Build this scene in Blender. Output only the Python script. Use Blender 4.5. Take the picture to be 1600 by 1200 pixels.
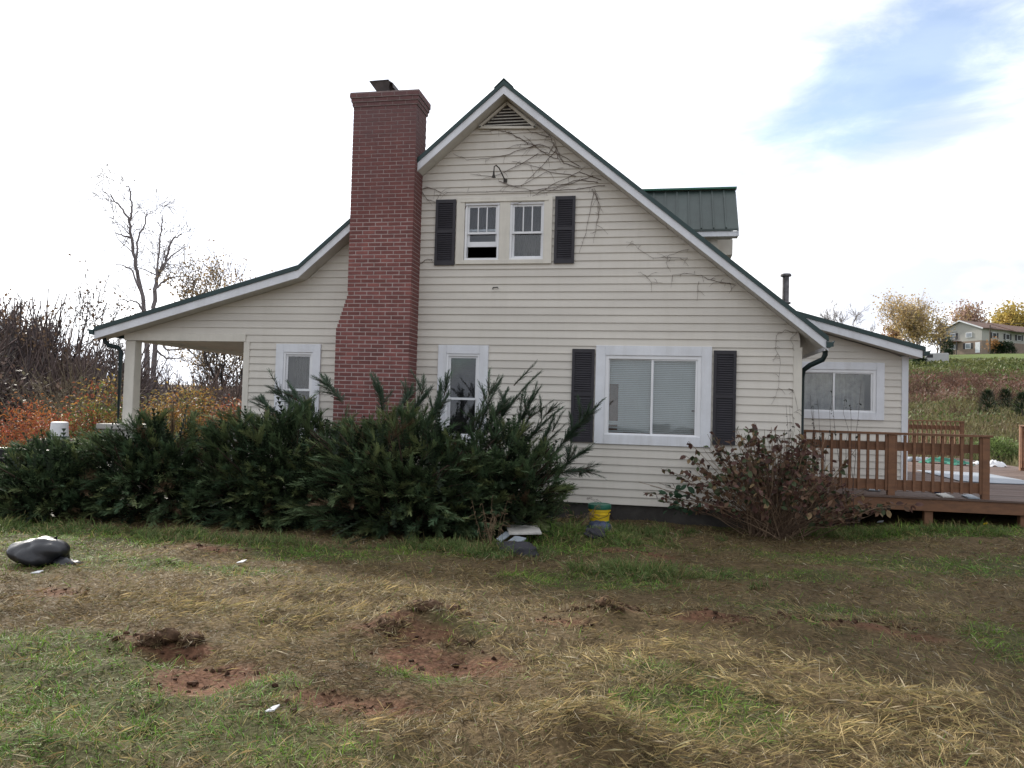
import bpy, math, random
import numpy as np
from mathutils import Vector, Matrix
for o in list(bpy.data.objects): bpy.data.objects.remove(o)
S = bpy.context.scene
COL = S.collection
R_ = math.radians

# ------------------------------------------------------------------ camera
FPX = 1200.0                                   # focal length in pixels of a 1600 px wide frame
YAW, PITCH, ROLL = R_(10.86), R_(1.85), R_(1.59)
CAM = np.array([0.0, 0.0, 1.65])
_f = np.array([-math.sin(YAW)*math.cos(PITCH), math.cos(YAW)*math.cos(PITCH), math.sin(PITCH)])
_r0 = np.array([math.cos(YAW), math.sin(YAW), 0.0]); _u0 = np.cross(_r0, _f)
_r = math.cos(ROLL)*_r0 + math.sin(ROLL)*_u0
_u = -math.sin(ROLL)*_r0 + math.cos(ROLL)*_u0
cd = bpy.data.cameras.new('camera'); cam = bpy.data.objects.new('camera', cd); COL.objects.link(cam)
M = Matrix(((_r[0], _u[0], -_f[0], CAM[0]), (_r[1], _u[1], -_f[1], CAM[1]), (_r[2], _u[2], -_f[2], CAM[2]), (0, 0, 0, 1)))
cam.matrix_world = M
cd.sensor_width = 36; cd.lens = 36*FPX/1600; cd.clip_start = 0.05; cd.clip_end = 3000
S.camera = cam
def ray(px, py): return _r*(px-800)/FPX - _u*(py-600)/FPX + _f
def onY(px, py, Y): d = ray(px, py); return CAM + d*(Y/d[1])
def onZ(px, py, z=0.0): d = ray(px, py); return CAM + d*((z-CAM[2])/d[2])
def atD(px, py, D): d = ray(px, py); return CAM + d*(D/math.hypot(d[0], d[1]))

# ------------------------------------------------------------------ world, sun, exposure
SUN_EL, SUN_V = 28.1, np.array([-1.30, 1.35, 1.0])
SUN_V = SUN_V/np.linalg.norm(SUN_V)
w = bpy.data.worlds.new('World'); S.world = w; w.use_nodes = True
nt = w.node_tree; N = nt.nodes; L = nt.links; N.clear()
def nd(t, **k):
    n = N.new(t)
    for a, b in k.items(): setattr(n, a, b)
    return n
out = nd('ShaderNodeOutputWorld'); bg = nd('ShaderNodeBackground'); bg.inputs['Strength'].default_value = 0.12
sky = nd('ShaderNodeTexSky', sky_type='NISHITA', sun_disc=False)
sky.sun_elevation = R_(SUN_EL); sky.sun_rotation = math.atan2(SUN_V[0], SUN_V[1]); sky.altitude = 600
tc = nd('ShaderNodeTexCoord')
def math_(op, a, b=None, c=None):
    n = nd('ShaderNodeMath', operation=op)
    for i, v in enumerate((a, b, c)):
        if v is None: continue
        if isinstance(v, (int, float)): n.inputs[i].default_value = v
        else: L.new(v, n.inputs[i])
    return n.outputs[0]
def dot_(vec, axis):
    n = nd('ShaderNodeVectorMath', operation='DOT_PRODUCT'); L.new(vec, n.inputs[0]); n.inputs[1].default_value = tuple(axis)
    return n.outputs['Value']
def noise_w(vec, scale, detail=6, rough=0.55, dist=0.0):
    n = nd('ShaderNodeTexNoise'); L.new(vec, n.inputs['Vector'])
    n.inputs['Scale'].default_value = scale; n.inputs['Detail'].default_value = detail
    n.inputs['Roughness'].default_value = rough; n.inputs['Distortion'].default_value = dist
    return n.outputs['Fac']
def mr(v, a, b, c=0.0, d=1.0, smooth=True):
    n = nd('ShaderNodeMapRange'); n.interpolation_type = 'SMOOTHSTEP' if smooth else 'LINEAR'
    L.new(v, n.inputs['Value'])
    for k, q in zip(('From Min', 'From Max', 'To Min', 'To Max'), (a, b, c, d)): n.inputs[k].default_value = q
    return n.outputs['Result']
G = tc.outputs['Generated']
flat = nd('ShaderNodeMapping'); L.new(G, flat.inputs['Vector']); flat.inputs['Scale'].default_value = (1, 1, 2.6)
n1 = noise_w(flat.outputs[0], 2.4, 8, 0.58, 0.3)
n2 = noise_w(flat.outputs[0], 5.0, 8, 0.62, 0.4)
# the blue gap in the clouds
hc = ray(1440, 88); hc = hc/np.linalg.norm(hc)
e1 = _r*math.cos(R_(24)) + _u*math.sin(R_(24)); e2 = -_r*math.sin(R_(24)) + _u*math.cos(R_(24))
sub = nd('ShaderNodeVectorMath', operation='SUBTRACT'); L.new(G, sub.inputs[0]); sub.inputs[1].default_value = tuple(hc)
a_ = math_('DIVIDE', dot_(sub.outputs[0], e1), 0.23); b_ = math_('DIVIDE', dot_(sub.outputs[0], e2), 0.090)
rad = math_('SQRT', math_('ADD', math_('MULTIPLY', a_, a_), math_('MULTIPLY', b_, b_)))
rad = math_('ADD', rad, math_('MULTIPLY', math_('SUBTRACT', n2, 0.5), 2.2))
hole = mr(rad, 0.15, 1.40)
cover = mr(n1, 0.30, 0.44)                     # clouds nearly everywhere, thin gaps where the noise is low
cov = math_('MULTIPLY', math_('MULTIPLY', cover, 0.9), 1.0)
cov = math_('MINIMUM', math_('ADD', cov, 0.25), 1.0)
cov = math_('MULTIPLY', cov, math_('ADD', math_('MULTIPLY', hole, 0.82), 0.18))
tone = mr(noise_w(flat.outputs[0], 3.3, 6, 0.55, 0.2), 0.40, 0.60)
mixc = nd('ShaderNodeMix', data_type='RGBA'); L.new(tone, mixc.inputs[0])
mixc.inputs[6].default_value = (4.2, 4.4, 4.95, 1); mixc.inputs[7].default_value = (7.0, 7.1, 7.25, 1)
glow = math_('ADD', math_('MULTIPLY', math_('POWER', math_('MAXIMUM', dot_(G, SUN_V), 0.0), 2.0), 0.75), 0.86)   # clouds brighten towards the sun
csc = nd('ShaderNodeVectorMath', operation='SCALE'); L.new(mixc.outputs[2], csc.inputs[0]); L.new(glow, csc.inputs['Scale'])
mixs = nd('ShaderNodeMix', data_type='RGBA'); L.new(cov, mixs.inputs[0]); L.new(sky.outputs[0], mixs.inputs[6]); L.new(csc.outputs[0], mixs.inputs[7])
L.new(mixs.outputs[2], bg.inputs['Color']); L.new(bg.outputs[0], out.inputs[0])
sd = bpy.data.lights.new('sun', 'SUN'); sd.energy = 3.7; sd.angle = R_(3.5); sd.color = (1.0, 0.93, 0.82)
sun = bpy.data.objects.new('sun', sd); COL.objects.link(sun); sun.location = tuple(SUN_V*60)
sun.rotation_euler = Vector(tuple(SUN_V)).to_track_quat('Z', 'Y').to_euler()
S.view_settings.view_transform = 'Standard'; S.view_settings.look = 'None'; S.view_settings.gamma = 1
S.view_settings.use_curve_mapping = False; S.view_settings.exposure = 0.86

# ------------------------------------------------------------------ helpers
rng = np.random.default_rng(7); random.seed(7)
MATS = {}
def mat(name, col, rough=0.6, var=0.12, scale=6.0, bump=0.0, bscale=40.0, col2=None, metallic=0.0, spec=0.4, rnd=0.0, stretch=None):
    m = bpy.data.materials.new(name); m.use_nodes = True; t = m.node_tree; b = t.nodes['Principled BSDF']
    g = t.nodes.new('ShaderNodeNewGeometry'); vec = g.outputs['Position']
    if stretch:
        mp = t.nodes.new('ShaderNodeMapping'); mp.inputs['Scale'].default_value = stretch; t.links.new(vec, mp.inputs['Vector']); vec = mp.outputs[0]
    nz = t.nodes.new('ShaderNodeTexNoise'); nz.inputs['Scale'].default_value = scale; nz.inputs['Detail'].default_value = 7; nz.inputs['Roughness'].default_value = .62
    t.links.new(vec, nz.inputs['Vector'])
    r = t.nodes.new('ShaderNodeMapRange'); t.links.new(nz.outputs['Fac'], r.inputs['Value'])
    r.inputs['From Min'].default_value = .3; r.inputs['From Max'].default_value = .7
    mx = t.nodes.new('ShaderNodeMix'); mx.data_type = 'RGBA'; t.links.new(r.outputs[0], mx.inputs[0])
    c2 = col2 if col2 else tuple(c*(1-2*var) for c in col)
    mx.inputs[6].default_value = (*c2, 1); mx.inputs[7].default_value = (*col, 1)
    cout = mx.outputs[2]
    if rnd:
        oi = t.nodes.new('ShaderNodeObjectInfo'); rr = t.nodes.new('ShaderNodeMapRange'); t.links.new(oi.outputs['Random'], rr.inputs['Value'])
        rr.inputs['To Min'].default_value = 1-rnd; rr.inputs['To Max'].default_value = 1+rnd*.6
        vm = t.nodes.new('ShaderNodeVectorMath'); vm.operation = 'SCALE'; t.links.new(cout, vm.inputs[0]); t.links.new(rr.outputs[0], vm.inputs['Scale']); cout = vm.outputs[0]
    t.links.new(cout, b.inputs['Base Color']); b.inputs['Roughness'].default_value = rough; b.inputs['Metallic'].default_value = metallic
    b.inputs['Specular IOR Level'].default_value = spec
    if bump:
        nb = t.nodes.new('ShaderNodeTexNoise'); nb.inputs['Scale'].default_value = bscale; nb.inputs['Detail'].default_value = 5; t.links.new(vec, nb.inputs['Vector'])
        bp = t.nodes.new('ShaderNodeBump'); bp.inputs['Strength'].default_value = bump; bp.inputs['Distance'].default_value = .01
        t.links.new(nb.outputs['Fac'], bp.inputs['Height']); t.links.new(bp.outputs[0], b.inputs['Normal'])
    MATS[name] = m; return m
def vmat(name, rough=0.7, trans=0.0, spec=0.2, nscale=20.0, nvar=0.25, bump=0.0):
    m = bpy.data.materials.new(name); m.use_nodes = True; t = m.node_tree; b = t.nodes['Principled BSDF']
    at = t.nodes.new('ShaderNodeAttribute'); at.attribute_name = 'Col'
    g = t.nodes.new('ShaderNodeNewGeometry')
    nz = t.nodes.new('ShaderNodeTexNoise'); nz.inputs['Scale'].default_value = nscale; nz.inputs['Detail'].default_value = 6; t.links.new(g.outputs['Position'], nz.inputs['Vector'])
    r = t.nodes.new('ShaderNodeMapRange'); t.links.new(nz.outputs['Fac'], r.inputs['Value']); r.inputs['From Min'].default_value = .25; r.inputs['From Max'].default_value = .75
    r.inputs['To Min'].default_value = 1-nvar; r.inputs['To Max'].default_value = 1+nvar
    vm = t.nodes.new('ShaderNodeVectorMath'); vm.operation = 'SCALE'; t.links.new(at.outputs['Color'], vm.inputs[0]); t.links.new(r.outputs[0], vm.inputs['Scale'])
    t.links.new(vm.outputs[0], b.inputs['Base Color']); b.inputs['Roughness'].default_value = rough; b.inputs['Specular IOR Level'].default_value = spec
    if bump:
        bp = t.nodes.new('ShaderNodeBump'); bp.inputs['Strength'].default_value = bump; bp.inputs['Distance'].default_value = .02
        t.links.new(nz.outputs['Fac'], bp.inputs['Height']); t.links.new(bp.outputs[0], b.inputs['Normal'])
    if trans:
        tr = t.nodes.new('ShaderNodeBsdfTranslucent'); t.links.new(vm.outputs[0], tr.inputs['Color'])
        ms = t.nodes.new('ShaderNodeMixShader'); ms.inputs[0].default_value = trans
        o = t.nodes['Material Output']; t.links.new(b.outputs[0], ms.inputs[1]); t.links.new(tr.outputs[0], ms.inputs[2]); t.links.new(ms.outputs[0], o.inputs['Surface'])
    MATS[name] = m; return m
def glass(name, tint=(.9, .93, .95)):
    m = bpy.data.materials.new(name); m.use_nodes = True; t = m.node_tree; t.nodes.remove(t.nodes['Principled BSDF'])
    tr = t.nodes.new('ShaderNodeBsdfTransparent'); tr.inputs[0].default_value = (*tint, 1)
    gl = t.nodes.new('ShaderNodeBsdfGlossy'); gl.inputs['Roughness'].default_value = .03
    fr = t.nodes.new('ShaderNodeFresnel'); fr.inputs[0].default_value = 1.5
    g = t.nodes.new('ShaderNodeNewGeometry')
    nz = t.nodes.new('ShaderNodeTexNoise'); nz.inputs['Scale'].default_value = 1.6; t.links.new(g.outputs['Position'], nz.inputs['Vector'])
    bp = t.nodes.new('ShaderNodeBump'); bp.inputs['Strength'].default_value = .06; bp.inputs['Distance'].default_value = .05
    t.links.new(nz.outputs['Fac'], bp.inputs['Height']); t.links.new(bp.outputs[0], gl.inputs['Normal'])
    ad = t.nodes.new('ShaderNodeMath'); ad.operation = 'ADD'; ad.inputs[1].default_value = .02; t.links.new(fr.outputs[0], ad.inputs[0])
    ms = t.nodes.new('ShaderNodeMixShader'); t.links.new(ad.outputs[0], ms.inputs[0]); t.links.new(tr.outputs[0], ms.inputs[1]); t.links.new(gl.outputs[0], ms.inputs[2])
    t.links.new(ms.outputs[0], t.nodes['Material Output'].inputs['Surface']); MATS[name] = m; return m

def tag(o, label=None, cat=None, group=None, kind=None):
    if label: o['label'] = label
    if cat: o['category'] = cat
    if group: o['group'] = group
    if kind: o['kind'] = kind
    return o
def empty(name, loc=(0, 0, 0), rz=0.0):
    o = bpy.data.objects.new(name, None); COL.objects.link(o); o.location = loc; o.rotation_euler = (0, 0, rz); o.empty_display_size = .2
    return o
def link(name, me, parent=None, loc=None):
    o = bpy.data.objects.new(name, me); COL.objects.link(o)
    if parent is not None:
        o.parent = parent
        # parts are written in world coordinates unless loc is given
        if loc is None and parent.type == 'EMPTY': o.matrix_parent_inverse = Matrix.LocRotScale(parent.location, parent.rotation_euler, None).inverted()
    if loc is not None: o.location = loc
    return o
class MB:
    def __init__(s): s.v = []; s.f = []
    def add(s, v, f):
        n = len(s.v); s.v += [tuple(map(float, p)) for p in v]; s.f += [tuple(i+n for i in q) for q in f]; return s
    def box(s, x0, x1, y0, y1, z0, z1):
        return s.add([(x0, y0, z0), (x1, y0, z0), (x1, y1, z0), (x0, y1, z0), (x0, y0, z1), (x1, y0, z1), (x1, y1, z1), (x0, y1, z1)],
                     [(0, 3, 2, 1), (4, 5, 6, 7), (0, 1, 5, 4), (1, 2, 6, 5), (2, 3, 7, 6), (3, 0, 4, 7)])
    def prism_y(s, poly, y0, y1):            # poly of (x, z), counter-clockwise seen from -y
        n = len(poly)
        return s.add([(x, y0, z) for x, z in poly]+[(x, y1, z) for x, z in poly],
                     [tuple(range(n)), tuple(range(2*n-1, n-1, -1))]+[(i, i+n, (i+1) % n+n, (i+1) % n) for i in range(n)])
    def prism_z(s, poly, z0, z1):
        n = len(poly)
        return s.add([(x, y, z0) for x, y in poly]+[(x, y, z1) for x, y in poly],
                     [tuple(range(n-1, -1, -1)), tuple(range(n, 2*n))]+[(i, (i+1) % n, (i+1) % n+n, i+n) for i in range(n)])
    def bar(s, p, q, w, h, up=(0, 0, 1)):
        p = Vector(p); q = Vector(q); d = (q-p).normalized(); sd_ = d.cross(Vector(up))
        if sd_.length < 1e-4: sd_ = d.cross(Vector((0, 1, 0)))
        sd_.normalize(); u_ = sd_.cross(d)
        c = [(-w/2, -h/2), (w/2, -h/2), (w/2, h/2), (-w/2, h/2)]
        return s.add([p+sd_*a+u_*b for a, b in c]+[q+sd_*a+u_*b for a, b in c], [(0, 1, 2, 3), (7, 6, 5, 4), (0, 4, 5, 1), (1, 5, 6, 2), (2, 6, 7, 3), (3, 7, 4, 0)])
    def tube(s, pts, r, k=6, cap=True):
        V, F = tube_np(np.array(pts, float), np.full(len(pts), r) if np.isscalar(r) else np.array(r), k)
        n = len(pts)
        s.add(V, F.tolist())
        if cap: b = len(s.v)-n*k; s.f += [tuple(b+i for i in range(k-1, -1, -1)), tuple(b+(n-1)*k+i for i in range(k))]
        return s
    def lathe(s, prof, cx, cy, k=20):         # prof of (radius, z)
        v = []; f = []
        for i, (r, z) in enumerate(prof):
            for j in range(k): a = 2*math.pi*j/k; v.append((cx+r*math.cos(a), cy+r*math.sin(a), z))
        for i in range(len(prof)-1):
            for j in range(k): f.append((i*k+j, i*k+(j+1) % k, (i+1)*k+(j+1) % k, (i+1)*k+j))
        f.append(tuple(range(k-1, -1, -1))); f.append(tuple((len(prof)-1)*k+j for j in range(k)))
        return s.add(v, f)
    def mesh(s, name, m=None, smooth=False):
        me = bpy.data.meshes.new(name); me.from_pydata(s.v, [], s.f); me.update()
        if m: me.materials.append(MATS[m] if isinstance(m, str) else m)
        if smooth: me.polygons.foreach_set('use_smooth', [True]*len(me.polygons))
        return me
    def build(s, name, m, parent=None, smooth=False, loc=None, bevel=0.0):
        o = link(name, s.mesh(name, m, smooth), parent, loc)
        if bevel: b = o.modifiers.new('bevel', 'BEVEL'); b.width = bevel; b.segments = 1; b.limit_method = 'ANGLE'
        return o
def tube_np(P, r, k):
    n = len(P); T = np.gradient(P, axis=0); T /= np.linalg.norm(T, axis=1, keepdims=True)+1e-9
    ref = np.array([0, 0, 1.0]) if abs(T[:, 2]).mean() < .8 else np.array([1.0, 0, 0])
    A = np.cross(T, ref); A /= np.linalg.norm(A, axis=1, keepdims=True)+1e-9; B = np.cross(T, A)
    a = np.arange(k)*2*np.pi/k
    V = P[:, None]+r[:, None, None]*(np.cos(a)[None, :, None]*A[:, None]+np.sin(a)[None, :, None]*B[:, None])
    i, j = np.meshgrid(np.arange(n-1), np.arange(k), indexing='ij'); j2 = (j+1) % k
    F = np.stack([i*k+j, (i+1)*k+j, (i+1)*k+j2, i*k+j2], -1).reshape(-1, 4)
    return V.reshape(-1, 3), F
def np_mesh(name, V, F, m, C=None, smooth=False):
    V = np.ascontiguousarray(V, np.float32); F = np.ascontiguousarray(F, np.int32); k = F.shape[1]
    me = bpy.data.meshes.new(name); me.vertices.add(len(V)); me.vertices.foreach_set('co', V.ravel())
    me.loops.add(F.size); me.loops.foreach_set('vertex_index', F.ravel())
    me.polygons.add(len(F)); me.polygons.foreach_set('loop_start', np.arange(0, F.size, k, dtype=np.int32))
    if smooth: me.polygons.foreach_set('use_smooth', np.ones(len(F), bool))
    me.update(calc_edges=True)
    if C is not None:
        at = me.attributes.new('Col', 'FLOAT_COLOR', 'POINT'); c4 = np.ones((len(V), 4), np.float32); c4[:, :3] = C; at.data.foreach_set('color', c4.ravel())
    me.materials.append(MATS[m]); return me
class NB:                                        # numpy collector of equal-sided faces
    def __init__(s, k): s.k = k; s.V = []; s.F = []; s.C = []; s.n = 0
    def add(s, V, F, C):
        V = np.asarray(V, float); s.V.append(V); s.F.append(np.asarray(F)+s.n); C = np.asarray(C, float)
        s.C.append(np.broadcast_to(C, (len(V), 3)) if C.ndim == 1 else C); s.n += len(V)
    def inst(s, T, F, P, B, C, tint=None):       # template, faces, positions (N,3), basis (N,3,3) rows = axes already scaled, colours (N,3)
        n = len(P)
        if n == 0: return
        V = P[:, None]+np.einsum('tk,nkj->ntj', T, B)
        Ff = (F[None]+(np.arange(n)*len(T))[:, None, None]).reshape(-1, F.shape[1])
        Cc = np.repeat(C[:, None], len(T), 1)
        if tint is not None: Cc = Cc*tint[None, :, None]
        s.add(V.reshape(-1, 3), Ff, Cc.reshape(-1, 3))
    def mesh(s, name, m, smooth=False): return np_mesh(name, np.concatenate(s.V), np.concatenate(s.F), m, np.concatenate(s.C), smooth)
def unit(v): return v/(np.linalg.norm(v, axis=-1, keepdims=True)+1e-9)
def frames(D, up=None, twist=None):              # rows: along, side, normal
    D = unit(D); U = np.tile([0, 0, 1.0], (len(D), 1)) if up is None else up
    Sd = np.cross(D, U); bad = np.linalg.norm(Sd, axis=1) < 1e-3; Sd[bad] = [1, 0, 0]; Sd = unit(Sd); Nn = np.cross(Sd, D)
    if twist is not None:
        c, s_ = np.cos(twist)[:, None], np.sin(twist)[:, None]; Sd, Nn = c*Sd+s_*Nn, -s_*Sd+c*Nn
    return np.stack([D, Sd, Nn], 1)
_tab = rng.random((256, 256))
def vn(x, y, s=1.0, o=0):
    x = np.asarray(x)*s+17.3*o+1000; y = np.asarray(y)*s+9.1*o+1000
    xi = np.floor(x).astype(int); yi = np.floor(y).astype(int); fx = x-xi; fy = y-yi; fx = fx*fx*(3-2*fx); fy = fy*fy*(3-2*fy)
    g = lambda a, b: _tab[a % 256, b % 256]
    return (g(xi, yi)*(1-fx)+g(xi+1, yi)*fx)*(1-fy)+(g(xi, yi+1)*(1-fx)+g(xi+1, yi+1)*fx)*fy
def fbm(x, y, s, o=0): return .5*vn(x, y, s, o)+.3*vn(x, y, s*2.1, o+1)+.2*vn(x, y, s*4.3, o+2)
def sst(x, a, b): t = np.clip((np.asarray(x, float)-a)/(b-a), 0, 1); return t*t*(3-2*t)

# ------------------------------------------------------------------ materials
mat('siding', (.66, .628, .565), .5, col2=(.54, .51, .46), scale=.9, bump=.08, bscale=60, rnd=.05, stretch=(.35, 1, 2.2))
mat('cream_trim', (.66, .63, .56), .5, .07, 3)
mat('white_trim', (.72, .74, .78), .45, .08, 3, bump=.05, bscale=30)
mat('vinyl_white', (.76, .77, .79), .4, .05, 3)
mat('soffit', (.62, .60, .55), .6, .10, 3)
mat('green_metal', (.009, .040, .040), .42, .18, 4, spec=.5)
mat('green_panel', (.045, .066, .060), .45, .15, 3, spec=.5, rnd=.08)
mat('brick', (.235, .085, .074), .85, col2=(.150, .060, .058), scale=5, bump=.5, bscale=70, rnd=.28)
mat('mortar', (.43, .34, .32), .9, .18, 8, bump=.4, bscale=90)
mat('flue', (.10, .09, .09), .7, .25, 8, bump=.3)
mat('shutter', (.030, .028, .036), .55, .15, 6)
mat('blind', (.66, .70, .68), .55, .06, 3)
mat('cabinet', (.22, .10, .065), .6, .3, 4)
mat('curtain', (.065, .055, .055), .9, .3, 5)
mat('room', (.12, .08, .06), .9, .2, 2)
mat('foundation', (.07, .065, .06), .9, .25, 5, bump=.4)
mat('cedar', (.215, .105, .055), .75, col2=(.13, .066, .039), scale=5, bump=.25, bscale=30, rnd=.14, stretch=(1, 1, 3))
mat('deck_board', (.14, .098, .082), .85, col2=(.09, .058, .046), scale=4, bump=.3, bscale=20, rnd=.25, stretch=(.5, 4, 1))
mat('spout', (.008, .022, .024), .5, .15, 4)
mat('pier_paint', (.42, .41, .38), .7, .2, 3)
mat('dark_metal', (.05, .045, .04), .5, .2, 8, metallic=.6)
mat('galv', (.20, .19, .20), .5, .35, 9, metallic=.5)
mat('vine', (.13, .088, .072), .9, .25, 12)
mat('black_plastic', (.018, .019, .024), .36, .2, 6, spec=.5, bump=1.0, bscale=8)
mat('yellow_plastic', (.72, .50, .02), .4, .1, 10)
mat('green_plastic', (.02, .13, .085), .4, .15, 8)
mat('blue_plastic', (.03, .045, .11), .35, .3, 9, bump=.3, bscale=20)
mat('shingle', (.035, .034, .042), .85, .3, 14, bump=.5, bscale=80)
mat('panel_white', (.55, .53, .49), .6, .2, 7)
mat('panel_grey', (.30, .34, .38), .6, .2, 7)
mat('paper', (.75, .76, .78), .7, .08, 12)
mat('sheet_grey', (.27, .30, .34), .55, .14, 2.5)
mat('tarp_green', (.02, .20, .13), .5, .2, 8)
mat('bark', (.085, .067, .056), .95, .35, 5, bump=.5, bscale=18)
mat('bark_pale', (.20, .175, .15), .95, .3, 5)
mat('bark_far', (.15, .12, .10), .95, .3, 2)
mat('far_siding', (.37, .365, .34), .7, .06, .6)
mat('far_brick', (.28, .215, .175), .9, .15, 1.5)
mat('far_roof', (.15, .085, .065), .9, .2, .8)
mat('far_dark', (.03, .03, .035), .6, .1, 2)
mat('van_paint', (.42, .42, .42), .35, .06, 1)
mat('truck_paint', (.012, .012, .016), .2, .1, 2, spec=.6)
mat('rubber', (.02, .02, .02), .85, .2, 8)
mat('chrome', (.5, .5, .52), .25, .1, 4, metallic=.9)
mat('pole_wood', (.09, .07, .055), .9, .2, 2)
glass('window_glass'); glass('window_glass_dusty', (.75, .75, .74))
vmat('needle', .55, .20, .25, 9, .3); vmat('leaf', .6, .35, .25, 9, .25); vmat('blade', .65, .32, .2, 6, .25); vmat('twig', .9, 0, .1, 5, .25)
vmat('earth', .95, 0, .1, 26, .45, bump=.9); vmat('clod', .95, 0, .1, 30, .35, bump=.8)

def soot(name, z0, z1):
    t = MATS[name].node_tree; b = t.nodes['Principled BSDF']; src = b.inputs['Base Color'].links[0].from_socket
    g = t.nodes.new('ShaderNodeNewGeometry'); sx = t.nodes.new('ShaderNodeSeparateXYZ'); t.links.new(g.outputs['Position'], sx.inputs[0])
    nz = t.nodes.new('ShaderNodeTexNoise'); nz.inputs['Scale'].default_value = 2.2; nz.inputs['Detail'].default_value = 6; t.links.new(g.outputs['Position'], nz.inputs['Vector'])
    a = t.nodes.new('ShaderNodeMath'); a.operation = 'MULTIPLY_ADD'; t.links.new(nz.outputs['Fac'], a.inputs[0]); a.inputs[1].default_value = 2.6; t.links.new(sx.outputs['Z'], a.inputs[2])
    r = t.nodes.new('ShaderNodeMapRange'); t.links.new(a.outputs[0], r.inputs['Value']); r.inputs['From Min'].default_value = z0; r.inputs['From Max'].default_value = z1; r.inputs['To Max'].default_value = .55
    m = t.nodes.new('ShaderNodeMix'); m.data_type = 'RGBA'; t.links.new(r.outputs[0], m.inputs[0]); t.links.new(src, m.inputs[6]); m.inputs[7].default_value = (.12, .085, .09, 1); t.links.new(m.outputs[2], b.inputs['Base Color'])
def streaks(name, col, amt):
    t = MATS[name].node_tree; b = t.nodes['Principled BSDF']; src = b.inputs['Base Color'].links[0].from_socket
    g = t.nodes.new('ShaderNodeNewGeometry'); mp = t.nodes.new('ShaderNodeMapping'); mp.inputs['Scale'].default_value = (5, 1, .55); t.links.new(g.outputs['Position'], mp.inputs['Vector'])
    nz = t.nodes.new('ShaderNodeTexNoise'); nz.inputs['Scale'].default_value = 1.0; nz.inputs['Detail'].default_value = 9; nz.inputs['Roughness'].default_value = .7; t.links.new(mp.outputs[0], nz.inputs['Vector'])
    r = t.nodes.new('ShaderNodeMapRange'); t.links.new(nz.outputs['Fac'], r.inputs['Value']); r.inputs['From Min'].default_value = .48; r.inputs['From Max'].default_value = .72; r.inputs['To Max'].default_value = amt
    m = t.nodes.new('ShaderNodeMix'); m.data_type = 'RGBA'; t.links.new(r.outputs[0], m.inputs[0]); t.links.new(src, m.inputs[6]); m.inputs[7].default_value = (*col, 1); t.links.new(m.outputs[2], b.inputs['Base Color'])
streaks('siding', (.50, .47, .405), .34); streaks('white_trim', (.50, .50, .50), .5); streaks('cream_trim', (.44, .42, .37), .4)
soot('brick', 6.4, 8.6); soot('mortar', 6.0, 8.0)

# ------------------------------------------------------------------ ground
D_R = np.array([0, 22, 29, 34, 60, 100, 150, 200, 260, 400, 900.]); Z_R = np.array([.08, .08, .15, .7, 3.2, 6.4, 11.4, 17.0, 20.5, 25, 32.])
D_L = np.array([0, 20, 40, 90, 250, 500, 900.]); Z_L = np.array([-.05, -.15, -.8, -2, -1, 8, 18.])
MOUNDS = []                                     # x, y, radius x, radius y, height
def pm(px, py, rx, ry, h): p = onZ(px, py, -.02); MOUNDS.append((p[0], p[1], rx, ry, h))
pm(660, 985, .42, .22, .11); pm(610, 992, .25, .18, .06); pm(955, 978, .5, .2, .10); pm(900, 1172, .55, .28, .15); pm(1440, 1120, .5, .25, .10)
pm(1200, 990, .5, .2, .08); pm(900, 838, .8, .45, .12); pm(1300, 890, 1.2, .4, .07); pm(250, 1010, .4, .12, .06); pm(70, 1180, .35, .2, .08); pm(470, 965, .4, .15, .06)
pm(90, 892, .25, .12, .06); pm(1090, 975, .3, .15, .07); pm(330, 860, 1.0, .25, .05); pm(1350, 990, .5, .2, .06)
DENTS = [(*onZ(320, 1055, 0)[:2], .42, .30, .07), (*onZ(270, 1022, 0)[:2], .32, .14, .10), (*onZ(690, 1035, 0)[:2], .6, .25, .05), (*onZ(545, 1100, 0)[:2], .45, .15, .05)]
def GZ(x, y, fine=True):
    x = np.asarray(x, float); y = np.asarray(y, float); d = np.hypot(x, y); az = np.degrees(np.arctan2(x, np.maximum(y, 1e-3)))
    az = np.where(y < 0, np.where(x > 0, 60, -60), az)
    wr = sst(az, -14, 9); far = np.interp(d, D_R, Z_R)*wr+np.interp(d, D_L, Z_L)*(1-wr)
    near = -.09*sst(y, 6, 11)+.13*sst(x, 2.2, 5)*sst(y, 8, 13)
    far = far*sst(y, 4, 20); t = sst(d, 17, 23); z = near*(1-t)+far*t
    z = z+sst(d, 30, 60)*(fbm(x, y, .05, 3)-.5)*.9
    if fine:
        k = 1-sst(d, 14, 20); z = z+k*((fbm(x, y, 1.3, 5)-.5)*.11+(fbm(x, y, 5.0, 8)-.5)*.07)
        for mx, my, rx, ry, h in MOUNDS:
            q = ((x-mx)/rx)**2+((y-my)/ry)**2; z = z+h*np.exp(-q*1.3)*(.75+.5*vn(x, y, 9, 4))
        for mx, my, rx, ry, h in DENTS:
            q = ((x-mx)/rx)**2+((y-my)/ry)**2; z = z-h*np.exp(-q*1.3)
    return z
def gz(x, y): return float(GZ(x, y))
SOIL = []
for px, py, rx, ry in ((320, 1060, .36, .26), (275, 1020, .30, .12), (690, 1035, .55, .22), (620, 1000, .4, .16), (680, 975, .32, .16), (560, 1105, .45, .13), (955, 972, .45, .13), (870, 985, .3, .08), (330, 865, .5, .07),
                       (1120, 985, .35, .10), (1230, 985, .4, .09), (230, 1010, .3, .1), (990, 860, .7, .12), (1400, 985, .3, .08), (90, 930, .3, .1), (1380, 1000, .5, .1)):
    p = onZ(px, py, -.03); SOIL.append((p[0], p[1], rx, ry))
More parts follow.
